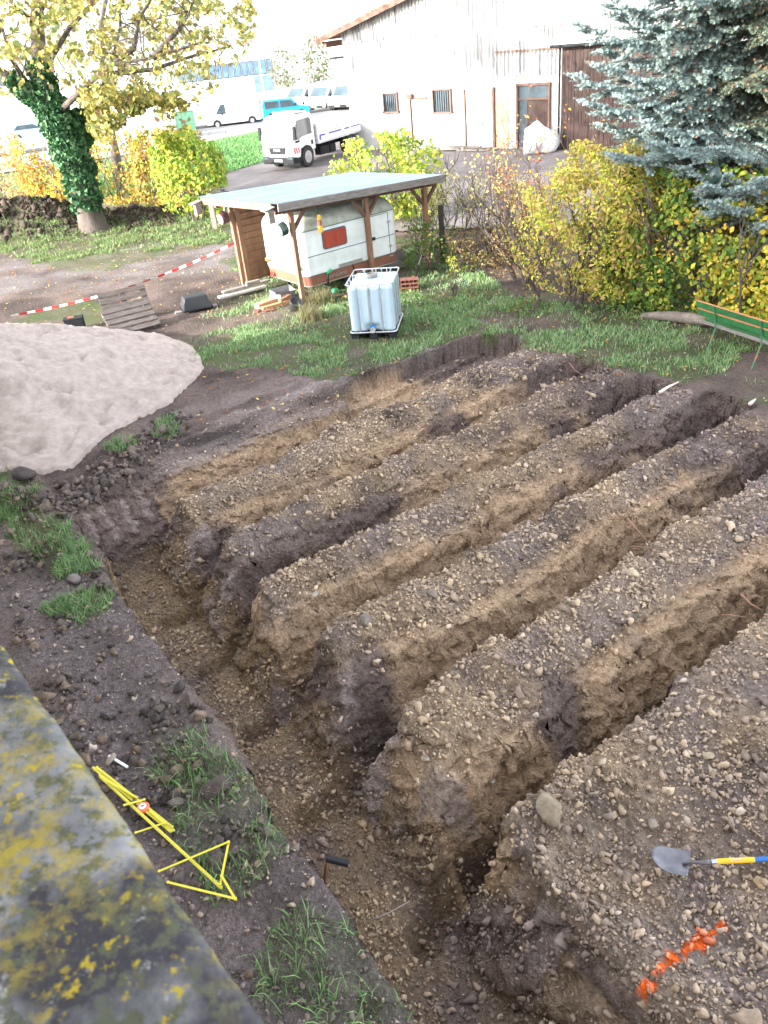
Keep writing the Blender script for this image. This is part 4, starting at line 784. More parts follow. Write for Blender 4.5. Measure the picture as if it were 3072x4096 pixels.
MB().lathe([(.12, -.08), (.28, -.08), (.28, .08), (.12, .08)], (1.45, .12, .28), 20, (0, 1, 0)).build('wheel', tyrem, cv); MB().box((1.4, .8, .3), (2.2, .9, .1)).beam((.3, .2, .3), (.3, .2, 0), .05).beam((.3, 1.4, .3), (.3, 1.4, 0), .05).build('chassis', darkm, cv)
MB().box((1.35, -.012, .66), (.72, .02, .09)).build('ventilation_grille', steel, cv)
# landing-net hoop with green clips leaning on the caravan
hp = empty('hoop', cl_(1.62, .14, .02), CANG, 'black wire hoop with green clips leaning against the caravan side', 'hoop')
pts = [(-.42+.0*i, 0, 0) for i in range(1)]; pts = [(.46*math.cos(t), .12*math.sin(t), .92*math.sin(t)) for t in np.linspace(0.05, math.pi-.05, 22)]; MB().tube(pts, .014, 6).build('wire', blackp, hp)
gcl = mat('green_clip', (.04, .55, .25), rough=.4)
for t in (2.45, 1.15): MB().box((.46*math.cos(t), .11*math.sin(t), .92*math.sin(t)), (.17, .05, .07), rotz(0) @ np.array([[.9, 0, -.4], [0, 1, 0], [.4, 0, .9]])).build('clip', gcl, hp, bevel=.01)
g_ = ong(723, 634); o = MB().box((0, 0, .06), (.17, .1, .06)).prism([(-.08, -.05, .09), (.08, -.05, .09), (.05, -.05, .14), (-.05, -.05, .14)], (0, .1, 0)).build('peg_clip', gcl, bevel=.01); o.location = g_; o.rotation_euler = (.2, .2, .6); tag(o, 'green plastic clip lying in the grass below the caravan', 'clip')
# ---------------------------------------------------------------- IBC tank
ib = empty('water_tank', (.30, 17.31, zat(.3, 17.3)+.03), -.194, 'white plastic tank in a steel cage on a black pallet on the lawn', 'water tank')
tankm = mat('milky_plastic', (.46, .58, .67), (.38, .50, .60), rough=.35, scale=1.4, spec=.5)
def tank():
    nx_, nz_ = 72, 44; per = []; W2, D2, R_ = .47, .57, .10
    pts = []
    for cx, cy, a0 in ((W2-R_, D2-R_, 0), (-W2+R_, D2-R_, 90), (-W2+R_, -D2+R_, 180), (W2-R_, -D2+R_, 270)):
        for j in range(7): a = math.radians(a0+15*j); pts.append((cx+R_*math.cos(a), cy+R_*math.sin(a), math.cos(a), math.sin(a)))
    # densify straight runs
    ring = []
    for i, p in enumerate(pts):
        q = pts[(i+1) % len(pts)]; L = math.hypot(q[0]-p[0], q[1]-p[1]); n = max(1, int(L/.022))
        for k in range(n): t = k/n; ring.append([p[j]*(1-t)+q[j]*t for j in range(4)])
    ring = np.array(ring); nrm = unit(ring[:, 2:]); V = []; zs = np.concatenate([[.14, .15, .17], np.linspace(.19, 1.02, 40), [1.05, 1.07, 1.085, 1.09]])
    for z in zs:
        ins = .05*(1-math.sqrt(max(0, 1-((z-1.02)/.07)**2))) if z > 1.02 else (.04*(1-math.sqrt(max(0, 1-((.19-z)/.05)**2))) if z < .19 else 0)
        x, y = ring[:, 0], ring[:, 1]; d = np.zeros(len(x))
        for c in (-.27, -.02, .22): d += -.030*np.exp(-((x-c)/.022)**2)*(np.abs(y) > D2-.02)*(z < 1.04)
        for c in (-.33, -.05, .25): d += -.028*np.exp(-((y-c)/.022)**2)*(np.abs(x) > W2-.02)*(z < 1.04)
        d += .012*np.cos(x*13)*(np.abs(y) > D2-.02)+.012*np.cos(y*11)*(np.abs(x) > W2-.02)
        valve = (y < -D2+.02)*np.exp(-(((x-.0)/.15)**4))*np.exp(-(((z-.14)/.16)**4)); d -= .10*valve
        V.append(np.stack([x+nrm[:, 0]*(d-ins), y+nrm[:, 1]*(d-ins), np.full(len(x), z)], -1))
    n = len(ring); V = np.array(V); m = len(zs); id_ = np.arange(m*n).reshape(m, n); nxt = np.roll(id_, -1, 1)
    F = np.stack([id_[:-1], nxt[:-1], nxt[1:], id_[1:]], -1).reshape(-1, 4)
    # top cap: concentric rings with raised panel
    T = [V.reshape(-1, 3)]; last = id_[-1]; base = m*n; tops = []
    for k, f in enumerate((.97, .9, .8, .5, .2, .02)):
        r_ = V[-1].copy(); r_[:, :2] *= f; r_[:, 2] = 1.09+(.0, .0, .012, .016, .02, .02)[k]; T.append(r_); cur = base+np.arange(n); base += n
        tops.append(np.stack([last, np.roll(last, -1), np.roll(cur, -1), cur], -1)); last = cur
    F = np.concatenate([F]+tops)
    return np_uniform('container', np.concatenate(T), F, tankm, ib, smooth=True)
tank()
cg = MB()
for sx_ in (-1, 1):
    for sy_ in (-1, 1):
        pass
def rrect(W2, D2, R_, z, n=6):
    p = []
    for cx, cy, a0 in ((W2-R_, D2-R_, 0), (-W2+R_, D2-R_, 90), (-W2+R_, -D2+R_, 180), (W2-R_, -D2+R_, 270)):
        for j in range(n): a = math.radians(a0+90*j/(n-1)); p.append((cx+R_*math.cos(a), cy+R_*math.sin(a), z))
    return p
cg.tube(rrect(.495, .595, .08, 1.15), .014, 8, closed=True).tube(rrect(.495, .595, .08, .135), .018, 8, closed=True)
for x in (-.36, -.27, -.02, .22, .44):
    for y in (-.585, .585):
        if x in (-.36, .44): continue
        cg.tube([(x, y, .13), (x, y, 1.15)], .012, 6)
for y in (-.33, -.05, .25):
    for x in (-.485, .485): cg.tube([(x, y, .13), (x, y, 1.15)], .012, 6)
for z in (.42, .66, .9):
    pass
cg.tube([(-.485, .2, 1.145), (-.25, .1, 1.125), (-.05, -.3, 1.13), (.1, -.58, 1.15)], .007, 6).tube([(.2, -.58, 1.15), (.3, 0, 1.125), (.32, .58, 1.15)], .007, 6).tube([(-.485, -.25, 1.15), (-.1, -.3, 1.12), (.48, -.22, 1.15)], .006, 6)
for x in (-.3, -.1, .1, .3): cg.box((x, .59, 1.12), (.03, .02, .07))
cg.build('cage', steel, ib)
MB().lathe([(.105, 1.10), (.105, 1.15), (.122, 1.155), (.122, 1.19), (.10, 1.195), (.095, 1.165), (.01, 1.16)], (-.03, .08, 0), 26).build('screw_cap', mat('cap_grey', (.30, .29, .28), (.16, .15, .14), rough=.7, scale=15), ib)
pb = MB()
for x in (-.4, 0, .4): pb.box((x, 0, .045), (.17, 1.16, .09))
pb.box((0, 0, .11), (1.0, 1.18, .03)); pb.build('pallet_base', blackp, ib, bevel=.006)
vl = MB().lathe([(.045, 0), (.045, .10), (.056, .10), (.056, .15), (.04, .152), (.03, .14), (.005, .14)], (.0, -.50, .19), 18, (0, -1, 0)).build('valve', mat('valve_grey', (.4, .41, .42)), ib); MB().box((.0, -.58, .262), (.10, .035, .04)).build('valve_handle', mat('valve_blue', (.03, .22, .6), rough=.4), vl)
# ---------------------------------------------------------------- small garden things
palw = mat('pallet_wood', (.15, .125, .115), (.075, .06, .055), rough=.9, scale=5, stretch=(1, 5, 5), bump=.4)
def pallet(name, label, loc, rot, extra=0):
    r = empty(name, loc, 0, label, 'pallet', 'wooden pallets'); r.rotation_euler = rot
    t = MB()
    for i in range(5): t.box((0, -.34+.17*i, .13), (1.15, .115, .022))
    t.build('deck_boards', palw, r, bevel=.003); s = MB()
    for x in (-.5, 0, .5): s.box((x, 0, .108), (.13, .78, .022)); s.box((x, 0, .011), (.11, .78, .022)); [s.box((x, y, .06), (.12, .12, .076)) for y in (-.32, 0, .32)]
    s.build('bearers', palw, r); return r
pallet('pallet', 'grey wooden pallet leaning low towards the sand heap', (-5.47, 19.15, .22), (.56, 0, .52))
pallet('pallet', 'second pallet steeply propped behind the leaning one under the tape', (-5.75, 20.0, .36), (1.0, 0, .42))
p = ong(425, 672); tb = empty('mortar_tub', (p[0]-.02, p[1]+.15, .07), .35, 'black mortar tub turned upside down on a board beside the pallets', 'tub')
MB().add([(-.36, -.24, 0), (.36, -.24, 0), (.36, .24, 0), (-.36, .24, 0), (-.28, -.17, .32), (.28, -.17, .32), (.28, .17, .32), (-.28, .17, .32)], [(0, 1, 2, 3), (4, 7, 6, 5), (0, 4, 5, 1), (1, 5, 6, 2), (2, 6, 7, 3), (3, 7, 4, 0)]).build('body', mat('tub_grey', (.02, .023, .027), rough=.55), tb, bevel=.03, seg=3); MB().tube(rrect(.37, .25, .05, .015), .018, 6, closed=True).build('rim', blackp, tb)
o = MB().box((0, 0, 0), (1.05, .16, .04)).build('plank', greywood, bevel=.004); o.location = (p[0]-.02, p[1]+.1, .05); o.rotation_euler = (0, 0, .33); tag(o, 'short plank lying under the upturned black tub', 'plank')
p = ong(163, 716); tx = empty('toolbox', (p[0], p[1]+.1, .02), .2, 'small black toolbox with orange latch behind the sand heap', 'toolbox'); MB().box((0, 0, .14), (.46, .24, .24)).build('body', blackp, tx, bevel=.02); MB().box((0, 0, .28), (.47, .25, .05)).build('lid', blackp, tx, bevel=.015); MB().box((-.05, 0, .31), (.14, .06, .02)).build('latch', orange, tx)
# barrier tape
a = atY(523, 563, 20.6); a = np.array(cl_(.30, 3.1, 1.12)); b = ong(48, 716)+np.array([-.15, 0, .42]); n = 44; tp = empty('barrier_tape', a, 0, 'red and white barrier tape strung from the carport post across the path', 'barrier tape')
tmb = MB(); L = np.linalg.norm(b-a); ax = (b-a)/L; sdv = unit(np.cross(ax, (0, 0, 1)))
def tpt(t): q = (b-a)*t; return q+np.array([0, 0, -.38*4*t*(1-t)*.6])
segs = int(L/.19); VV = []
for i in range(segs+1): tw = .9*math.sin(i*.35); h = np.array([0, 0, 1])*math.cos(tw)+sdv*math.sin(tw); p0 = tpt(i/segs); VV += [p0-h*.032, p0+h*.032]
tmb.add(VV, [(2*i, 2*i+2, 2*i+3, 2*i+1) for i in range(segs)]); to_ = tmb.build('tape', red, tp); to_.data.materials.append(white)
for i, pl in enumerate(to_.data.polygons): pl.material_index = (0, 1)[i % 2]
# timber, bricks and tubs by the caravan
rr_ = random.Random(12)
def plank(name, c, L, wd, th, rz, m, label, cat='plank', tilt=0, group=None): o = MB().box((0, 0, 0), (L, wd, th)).build(name, m, bevel=.004); o.location = c; o.rotation_euler = (0, tilt, rz); return tag(o, label, cat, group)
palew = mat('sawn_timber', (.50, .28, .16), (.40, .21, .12), rough=.8, scale=5, stretch=(.3, 4, 4))
p = ong(520, 640); q = ong(590, 662)
plank('plank', (p[0]+.15, p[1]+.25, .20), 1.35, .16, .045, .55, greywood, 'long grey plank on top of the pile left of the caravan rear'); plank('plank', (p[0]+.05, p[1]+.05, .12), 1.3, .18, .05, .50, mat('white_wood', (.48, .46, .45), (.36, .34, .33), rough=.8), 'white-grey plank lowest on the pile left of the caravan rear')
plank('beam', (p[0]+.35, p[1]+.12, .30), .36, .12, .1, .45, greywood, 'short block of wood on top of the plank pile', 'beam')
plank('beam', (q[0]+.0, q[1]+.18, .11), 1.0, .2, .14, .72, palew, 'thick pale brown beam below the caravan rear', 'beam'); plank('beam', (q[0]+.1, q[1]-.02, .06), .85, .12, .10, .62, mat('orange_timber', (.55, .30, .15), (.45, .24, .12), rough=.8), 'orange-brown beam in front of the pile under the caravan', 'beam', .03)
plank('beam', (q[0]+.30, q[1]+.1, .17), .4, .09, .07, 1.0, larch, 'small offcut lying across the beams under the caravan', 'beam')
p = ong(634, 672); bk = empty('bucket', (p[0], p[1]+.1, 0), .2, 'black bucket lying tipped in front of the near carport post', 'bucket'); bk.rotation_euler = (.5, .25, .3); MB().lathe([(.10, 0), (.12, .01), (.155, .28), (.165, .28), (.165, .30), (.148, .30), (.115, .03), (.01, .02)], (0, 0, .02), 22).build('body', mat('bucket_black', (.035, .037, .04), rough=.5), bk, smooth=True); MB().tube([(.16*math.cos(t), .16*math.sin(t)*.2-.1*math.sin(t), .28-.02*math.sin(t)) for t in np.linspace(0, math.pi, 10)], .004, 5).build('handle', steel, bk)
p = ong(612, 652); gt = empty('broken_tub', (p[0], p[1]+.2, .0), .5, 'broken grey plastic tub under the rear corner of the caravan', 'tub'); MB().add([(-.2, -.13, .02), (.2, -.13, .02), (.2, .13, .02), (-.2, .13, .02), (-.28, -.19, .3), (.28, -.19, .24), (.28, .19, .3), (-.28, .19, .3)], [(0, 3, 2, 1), (0, 1, 5, 4), (1, 2, 6, 5), (2, 3, 7, 6), (3, 0, 4, 7)]).build('body', mat('tub_light', (.22, .23, .24), (.15, .16, .17), rough=.6), gt); MB().box((-.3, -.22, .12), (.02, .3, .28), rotz(.6)).build('torn_side', mat('tub_pale', (.36, .37, .38), rough=.6), gt)
brk = mat('brick_red', (.20, .075, .055), (.13, .05, .04), rough=.9, bump=.4, scale=12)
def brick(c, rz, label, holes=False):
    r = MB().box((0, 0, .036), (.24, .115, .071)).build('brick', brk, bevel=.004); r.location = c; r.rotation_euler = (0, 0, rz); return tag(r, label, 'brick', 'loose bricks')
p = ong(583, 672)
for i, (dx_, dy_, dz_, rz_, lb) in enumerate([(0, 0, 0, .3, 'red brick in the leaf litter nearest the black bucket'), (-.28, .1, 0, 1.1, 'red brick in the litter left of the other brick by the bucket')]): brick((p[0]+dx_, p[1]+dy_, dz_), rz_, lb)
bs = empty('hollow_brick_stack', ong(878, 632)+np.array([.1, .15, 0]), -.1, 'small stack of perforated red hollow bricks right of the water tank', 'bricks')
for i in range(3):
    b_ = MB()
    for k in range(5): b_.box((-.2+.1*k, 0, .045+.1*i), (.014, .24, .08))
    b_.box((0, 0, .008+.1*i), (.44, .24, .014)).box((0, 0, .088+.1*i), (.44, .24, .014)).box((0, .0, .045+.1*i), (.44, .014, .08)).build('brick', brk, bs)
p = ong(870, 588); o = MB().tube([(-.12, 0, .5), (.12, 0, .48)], .09, 12).build('log_round', mat('cut_wood', (.55, .42, .28), rough=.85)); o.location = (p[0]-.1, p[1]+.6, .0); tag(o, 'pale sawn log end lying behind the water tank', 'log')
MB().box((0, 0, .2), (.5, .35, .4)).build('crate', greywood).location = (p[0]-.1, p[1]+.6, 0); tag(bpy.data.objects['crate'], 'grey crate under the pale log end behind the water tank', 'crate')
# bench
l1, l2 = ong(2850/K, 1402/K), ong(3030/K, 1470/K); bd_ = unit(l2-l1); ba = math.atan2(bd_[1], bd_[0]); bn = np.array([-bd_[1], bd_[0], 0])
bench = empty('garden_bench', l1, ba, 'old green garden bench with orange edges seen from behind at the right edge', 'bench')
grn = mat('bench_green', (.035, .17, .06), (.02, .11, .04), rough=.45, scale=6); org = mat('bench_orange', (.60, .17, .06), (.4, .2, .1), rough=.7, scale=14); Ls = np.linalg.norm(l2-l1)
for k in range(3):
    x = Ls*k; MB().tube([(x, -.14, 0), (x, 0, .40), (x, -.02, .62), (x, -.10, .86)], .018, 8).tube([(x, 0, .40), (x, .45, .40), (x, .52, 0)], .018, 8).build('leg', mat('bench_iron', (.05, .14, .07), (.35, .12, .05), rough=.6, scale=5, lo=.3, hi=.42), bench)
for z, y_ in ((.80, -.055), (.64, 0.0)):
    sl = MB().box((Ls*1.1, y_+.0, z), (Ls*2+1.1, .028, .115), np.array([[1, 0, 0], [0, math.cos(.25), -math.sin(.25)], [0, math.sin(.25), math.cos(.25)]])).build('backrest_slat', grn, bench); MB().box((Ls*1.1, y_-.014, z+.062), (Ls*2+1.1, .034, .012)).build('worn_edge', org, sl)
for y_ in (.10, .22, .34, .45): MB().box((Ls*1.1, y_, .43), (Ls*2+1.1, .09, .025)).build('seat_slat', grn if y_ > .15 else greywood, bench)
# the long fallen trunk behind the bench
barkg = mat('pale_bark', (.22, .185, .16), (.10, .08, .07), rough=.95, scale=5, stretch=(1, 1, 1), bump=.8, bscale=18)
a, b, c = ong(1385, 692), ong(1460, 698), ong(1560, 725)+np.array([.3, .15, 0]); o = MB().tube([a+[0, 0, .10], (a+b)/2+[0, 0, .13], b+[0, 0, .13], c+[0, 0, .16], c+np.array([1.2, -.8, .16])], [.05, .09, .11, .13, .14], 12).build('fallen_trunk', barkg, smooth=True); tag(o, 'grey fallen tree trunk lying along the hedge behind the bench', 'log')
p = ong(1606, 700); st = empty('tree_stump', p+np.array([.05, .2, 0]), 0, 'broken pale tree stump behind the green bench', 'stump'); rr_ = random.Random(2); MB().tube([(0, 0, -.05), (0, 0, .3), (.02, 0, .42)], [.24, .17, .16], 14).build('bark', mat('dark_bark', (.12, .09, .075), (.06, .045, .04), rough=.95, bump=.8, scale=8), st)
sp_ = MB(); [sp_.tube([(.13*math.cos(t), .13*math.sin(t), .36), (.15*math.cos(t), .14*math.sin(t), .48+rr_.random()*.2)], [.05, .012], 5) for t in np.linspace(0, 6, 11)]; sp_.build('splinters', mat('splinter_wood', (.55, .48, .42), rough=.9), st)
# bone-like roots and twigs
bonem = mat('peeled_wood', (.72, .64, .55), (.6, .5, .42), rough=.8); rootm = mat('root_bark', (.30, .17, .11), (.2, .11, .08), rough=.9)
def twig(name, pts, r, m, label, cat='twig', dz=.02):
    P = [ong(a, b)+np.array([0, 0, dz+h]) for a, b, h in pts]; d0 = P[0].copy()
    return tag(MB().tube(P, [r*(1-.6*i/(len(P)-1)) for i in range(len(P))], 7).build(name, m, smooth=True), label, cat)
def stick(name, pts, r, m, label, cat='twig'):        # spans gaps: height given above z=0
    P = [G(a, b, h) for a, b, h in pts]; return tag(MB().tube(P, [r*(1-.6*i/(len(P)-1)) for i in range(len(P))], 7).build(name, m, smooth=True), label, cat)
stick('peeled_root', [(1425, 848, .04), (1443, 836, .08), (1466, 825, .08)], .032, bonem, 'white peeled root on the ridge end below the lawn', 'root')
stick('bone', [(1620, 873, .05), (1632, 862, .06)], .035, bonem, 'short white bone-like piece near the right edge of the dig', 'bone')
stick('branch', [(1355, 1120, .35), (1380, 1148, .28), (1402, 1175, .1)], .014, rootm, 'forked brown branch sticking out over the trench right of centre', 'branch'); stick('branch', [(1366, 1180, .12), (1400, 1183, .12), (1434, 1190, .1)], .009, rootm, 'thin brown branch lying across the ridge beside the forked one', 'branch')
stick('branch', [(1600, 1283, .2), (1622, 1305, .12), (1645, 1318, .05)], .016, rootm, 'bent brown branch over the trench at the right edge', 'branch'); stick('branch', [(1558, 1328, .1), (1590, 1330, .1), (1612, 1334, .08)], .009, rootm, 'thin twig crossing the last trench near the right edge', 'twig')
stick('root', [(1230, 784, .0), (1242, 800, -.05), (1262, 812, -.1)], .011, rootm, 'reddish root hanging from the second trench end', 'root'); stick('root', [(1322, 862, -.3), (1330, 840, -.2), (1352, 812, -.05), (1356, 800, 0)], .012, rootm, 'long root hanging down the third trench end wall', 'root')
stick('root', [(1228, 815, -.25), (1224, 800, -.15), (1234, 788, -.03)], .009, rootm, 'thin root on the dark wall of the second trench end', 'root')
stick('twig', [(800, 1988, .03), (840, 1972, .06), (886, 1946, .05)], .007, greywood, 'thin grey twig at the bottom of the collector trench edge', 'twig')
# white marker / hammer / shovel / yellow tape measure
p0, p1 = ong(237, 1638), ong(278, 1663); o = MB().beam((0, 0, 0), p1-p0, .028, .02).build('spirit_level', white, bevel=.005); o.location = p0+np.array([0, 0, .035]); tag(o, 'small white plastic stick lying on the mud above the yellow tape', 'stick')
hm = empty('hammer', ong(703, 1890)+np.array([0, 0, .02]), 0, 'hammer with brown wooden handle stuck in the trench edge', 'hammer'); hb = ong(700, 1910)-np.array(hm.location); ht = G(707, 1855, .12)-np.array(hm.location)
MB().tube([hb, (hb+ht)/2, ht], [.017, .015, .013], 8).build('handle', mat('hammer_handle', (.32, .14, .08), rough=.6), hm, smooth=True); he = G(752, 1866, .10)-np.array(hm.location); MB().beam(ht-(he-ht)*.05, he, .045, .05).build('head', darkm, hm, bevel=.008)
sh0, sh1 = G(1405, 1852, .12), G(1700, 1856, .16); sv = empty('shovel', G(1450, 1875, 0.06), 0, 'shovel with round steel blade, yellow collar and blue handle on the soil', 'shovel'); o_ = np.array(sv.location)
bl = []; tipp, soc = G(1406, 1846, .13), G(1492, 1872, .12); dd_ = unit(soc-tipp); ss_ = unit(np.cross((0, 0, 1), dd_)); LB = np.linalg.norm(soc-tipp)
nu, nv = 13, 11; V = []
for i in range(nu):
    t = i/(nu-1); half = .115*math.sqrt(max(0.02, 1-(1-min(t/.55, 1))**2)) if t < .55 else .115-.0*t
    for j in range(nv): s = -1+2*j/(nv-1); q = tipp+dd_*LB*t*(.96)+ss_*(half*s)+np.array([0, 0, 1])*(.035*s*s-.03*math.sin(math.pi*t)); V.append(q-o_)
ids = np.arange(nu*nv).reshape(nu, nv); F = np.stack([ids[:-1, :-1], ids[:-1, 1:], ids[1:, 1:], ids[1:, :-1]], -1).reshape(-1, 4)
o = np_uniform('blade', np.array(V), F, mat('blade_steel', (.19, .19, .21), (.12, .12, .14), rough=.4, metal=.5, scale=8), sv, smooth=True); sm = o.modifiers.new('s', 'SOLIDIFY'); sm.thickness = .004
h0 = soc-dd_*.06-o_; h1 = G(1520, 1864, .15)-o_; h2 = G(1536, 1862, .155)-o_; h3 = G(1548, 1861, .155)-o_; h4 = G(1629, 1857, .155)-o_; h5 = G(1790, 1849, .155)-o_
MB().tube([h0, (h0+h1)/2+np.array([0, 0, .02]), h1, h2], [.011, .014, .017, .018], 12).build('socket', mat('socket_steel', (.13, .11, .13), rough=.45, metal=.4), sv, smooth=True); MB().tube([h2, h3], .0195, 12).build('ring', steel, sv); MB().tube([h3, h4], .0205, 14).build('collar', mat('collar_yellow', (.85, .50, .01), rough=.35), sv); MB().tube([h4, h5], .0195, 14).build('handle', mat('handle_blue', (.01, .13, .42), rough=.35), sv)
mid = (h3+h4)/2; hv = unit(h4-h3); o = MB().beam(mid-hv*.045+np.array([0, -.005, .0195]), mid+hv*.045+np.array([0, -.005, .0195]), .016, .004).build('label_print', mat('print_grey', (.35, .35, .38), (.7, .45, .1), scale=90, lo=.45, hi=.5), sv)
tmr = empty('measuring_tape', ong(313, 1755), 0, 'long yellow measuring tape in loose zigzags with an orange case beside the parapet', 'measuring tape'); o_ = np.array(tmr.location); yt = mat('tape_yellow', (.62, .55, .03), (.52, .45, .02), rough=.45, scale=40); ytm = MB()
def seg(a, b, wd=.022, h=.07): 
    p = ong(*a)+np.array([0, 0, h])-o_; q = ong(*b)+np.array([0, 0, h])-o_; ytm.beam(p, q, wd, .003)
    for e in (p, q): ytm.lathe([(.013, -.003), (.013, .004)], e, 10)
for i, (a, b) in enumerate([((205, 1666), (378, 1802)), ((209, 1672), (372, 1806)), ((214, 1668), (376, 1797)), ((222, 1690), (482, 1930)), ((240, 1700), (300, 1736)), ((330, 1768), (362, 1795)), ((362, 1794), (300, 1815)), ((318, 1745), (276, 1757)), ((482, 1930), (500, 1840)), ((500, 1840), (352, 1903)), ((486, 1915), (516, 1966)), ((516, 1966), (372, 1930)), ((226, 1700), (262, 1724))]): seg(a, b, .026 if i in (0, 3) else .019, .05+.009*i)
ytm.build('tape', yt, tmr)
tk_ = MB()
p = ong(222, 1690)+np.array([0, 0, .077])-o_; q = ong(482, 1930)+np.array([0, 0, .077])-o_
for i in range(90): c = p+(q-p)*(i+.5)/90; tk_.beam(c-unit(np.cross(q-p, (0, 0, 1)))*.0+np.array([0, 0, .002]), c+unit(np.cross(q-p, (0, 0, 1)))*.011+np.array([0, 0, .002]), .0025, .001)
tk_.build('scale_marks', blackp, tmr)
cs = MB().lathe([(.05, 0), (.058, .008), (.058, .03), (.05, .038), (.03, .038)], (0, 0, .045), 20).build('case', mat('case_orange', (.95, .16, .07), rough=.4), tmr); MB().lathe([(.005, 0), (.034, 0), (.034, .004)], (0, 0, .084), 16).build('case_label', white, cs); MB().box((0, 0, .090), (.03, .012, .002)).build('print', mat('print_blue', (.05, .08, .35)), cs)
# ---------------------------------------------------------------- plants
bark = mat('bark', (.10, .08, .07), (.05, .04, .035), rough=.95, scale=6, stretch=(1, 1, .3), bump=.9, bscale=20); twm = mat('twig_bark', (.11, .085, .08), (.055, .045, .042), rough=.9, scale=8)
def grow_net(mb, p, d, L, r, depth, rng, spread=.5, up=.15, seg=4, ends=None, minr=.0035):
    pts = [p]; 
    for i in range(seg): d = unit(d+rng.normal(size=3)*.16+np.array([0, 0, up*.3])); pts.append(pts[-1]+d*L/seg)
    mb.tube(pts, [max(minr, r*(1-.45*i/seg)) for i in range(seg+1)], 3 if depth < 2 else 5 if depth < 3 else 7, cap=False)
    if ends is not None and depth <= 1: ends += pts[1:]
    if depth > 0:
        for k in range(rng.integers(2, 5)):
            t = rng.integers(1, seg+1); nd = unit(d+rng.normal(size=3)*spread+np.array([0, 0, up])); grow_net(mb, pts[t], nd, L*rng.uniform(.5, .8), r*.55, depth-1, rng, spread, up, seg, ends, minr)
def P3(l, Y): return [atY(a, b, Y+dy) for a, b, dy in l]
# --- ivy covered tree on the left
ivt = empty('ivy_tree', atY(200, 500, 31.6)*np.array([1, 1, 0]), 0, 'large autumn tree whose leaning forked trunk is wrapped in dark ivy', 'tree'); OT = np.array(ivt.location)
tr_ = P3([(205, 503, 0), (192, 455, 0), (178, 400, 0), (150, 320, .1), (120, 250, .2), (95, 200, .3)], 31.6); tr_[0][2] = -.1
lf = P3([(95, 205, .3), (60, 185, .2), (20, 165, 0), (-60, 120, -.5)], 31.6); rt_ = P3([(98, 205, .3), (85, 130, .5), (80, 50, .7), (85, -60, 1), (100, -200, 1.2)], 31.6)
tm_ = MB().tube([tr_[0]+np.array([.05, 0, 0]), tr_[0]+(tr_[1]-tr_[0])*.3, *tr_[1:]], [.80, .54, .44, .42, .38, .34, .3], 16).tube(lf, [.25, .17, .14, .1], 8).tube(rt_, [.28, .25, .22, .2, .15], 10)
limbs = [[(120, 250, .2), (180, 190, -1), (240, 140, -2), (330, 125, -3), (440, 90, -3.4)], [(150, 320, .1), (190, 250, 1), (235, 160, 1.6), (260, 60, 2), (255, -60, 2)], [(240, 140, -2), (290, 105, -2), (300, 40, -1.5), (345, -30, -1)], [(95, 150, .4), (150, 60, 1.5), (210, 0, 2.4), (280, -80, 3)], [(235, 160, 1.6), (330, 150, 2.5), (420, 120, 3.5), (500, 100, 4)], [(60, 185, .2), (20, 120, -1), (0, 40, -2)], [(85, 60, .6), (40, 20, 0), (-20, -40, -1)], [(330, 125, -3), (390, 60, -2.5), (420, 0, -2)]]
lr = np.random.default_rng(5); fine = MB()
for l in limbs:
    q = P3(l, 31.6); tm_.tube(q, [.11*(1-.75*i/(len(q)-1)) for i in range(len(q))], 6)
    for k in range(6): i = lr.integers(0, len(q)-1); t = lr.random(); p = q[i]*(1-t)+q[i+1]*t; grow_net(fine, p, unit(lr.normal(size=3)+[.2, -.3, -.1]), lr.uniform(.8, 1.7), .024, 2, lr, .6, .0, minr=.006)
for o_, mm in ((tm_, 'trunk'), (fine, 'branches')): o_.v = [tuple(np.array(v)-OT) for v in o_.v]; o_.build(mm, bark, ivt, smooth=True)
def crown_pts(N, poly, Y0, Y1, seed, hole=.5, s=45, thr=0, center=None):
    r = np.random.default_rng(seed); a = np.array(poly); x = r.uniform(a[:, 0].min(), a[:, 0].max(), N); y = r.uniform(a[:, 1].min(), a[:, 1].max(), N)
    m = inpoly(x+fbm(x, y, s*.6, seed+1, 2)*s*.7, y+fbm(x, y, s*.6, seed+2, 2)*s*.7, poly); n = fbm(x, y, s, seed+3, 4); Yd = r.uniform(Y0, Y1, N); n = n+.35*fbm(x*1.0+Yd*40, y, s, seed+4, 2)
    keep = m & (r.random(N) < np.clip(.5+hole*3.2*(n-thr), .02, 1)); return np.array([atY(x[i], y[i], Yd[i]) for i in np.where(keep)[0]])
CR = [(-120, -160), (520, -160), (548, -10), (558, 60), (520, 130), (470, 150), (462, 200), (430, 245), (400, 300), (360, 290), (330, 225), (285, 215), (240, 262), (210, 300), (185, 255), (160, 200), (60, 165), (30, 215), (-20, 190), (-120, 190)]
P_ = crown_pts(32000, CR, 27.5, 34.5, 11, .5, 34, .14); YL = [[.30, .26, .07], [.22, .23, .07], [.36, .30, .08], [.15, .19, .06], [.24, .16, .09], [.17, .14, .08]]
leaves('crown', P_-OT, .17, palette(len(P_), YL, [4, 4, 2.5, 2.5, 1, 1], .25, 12), m_leaf, ivt, up=.2, aspect=.75, seed=13, droop=.3); print('crown', len(P_))
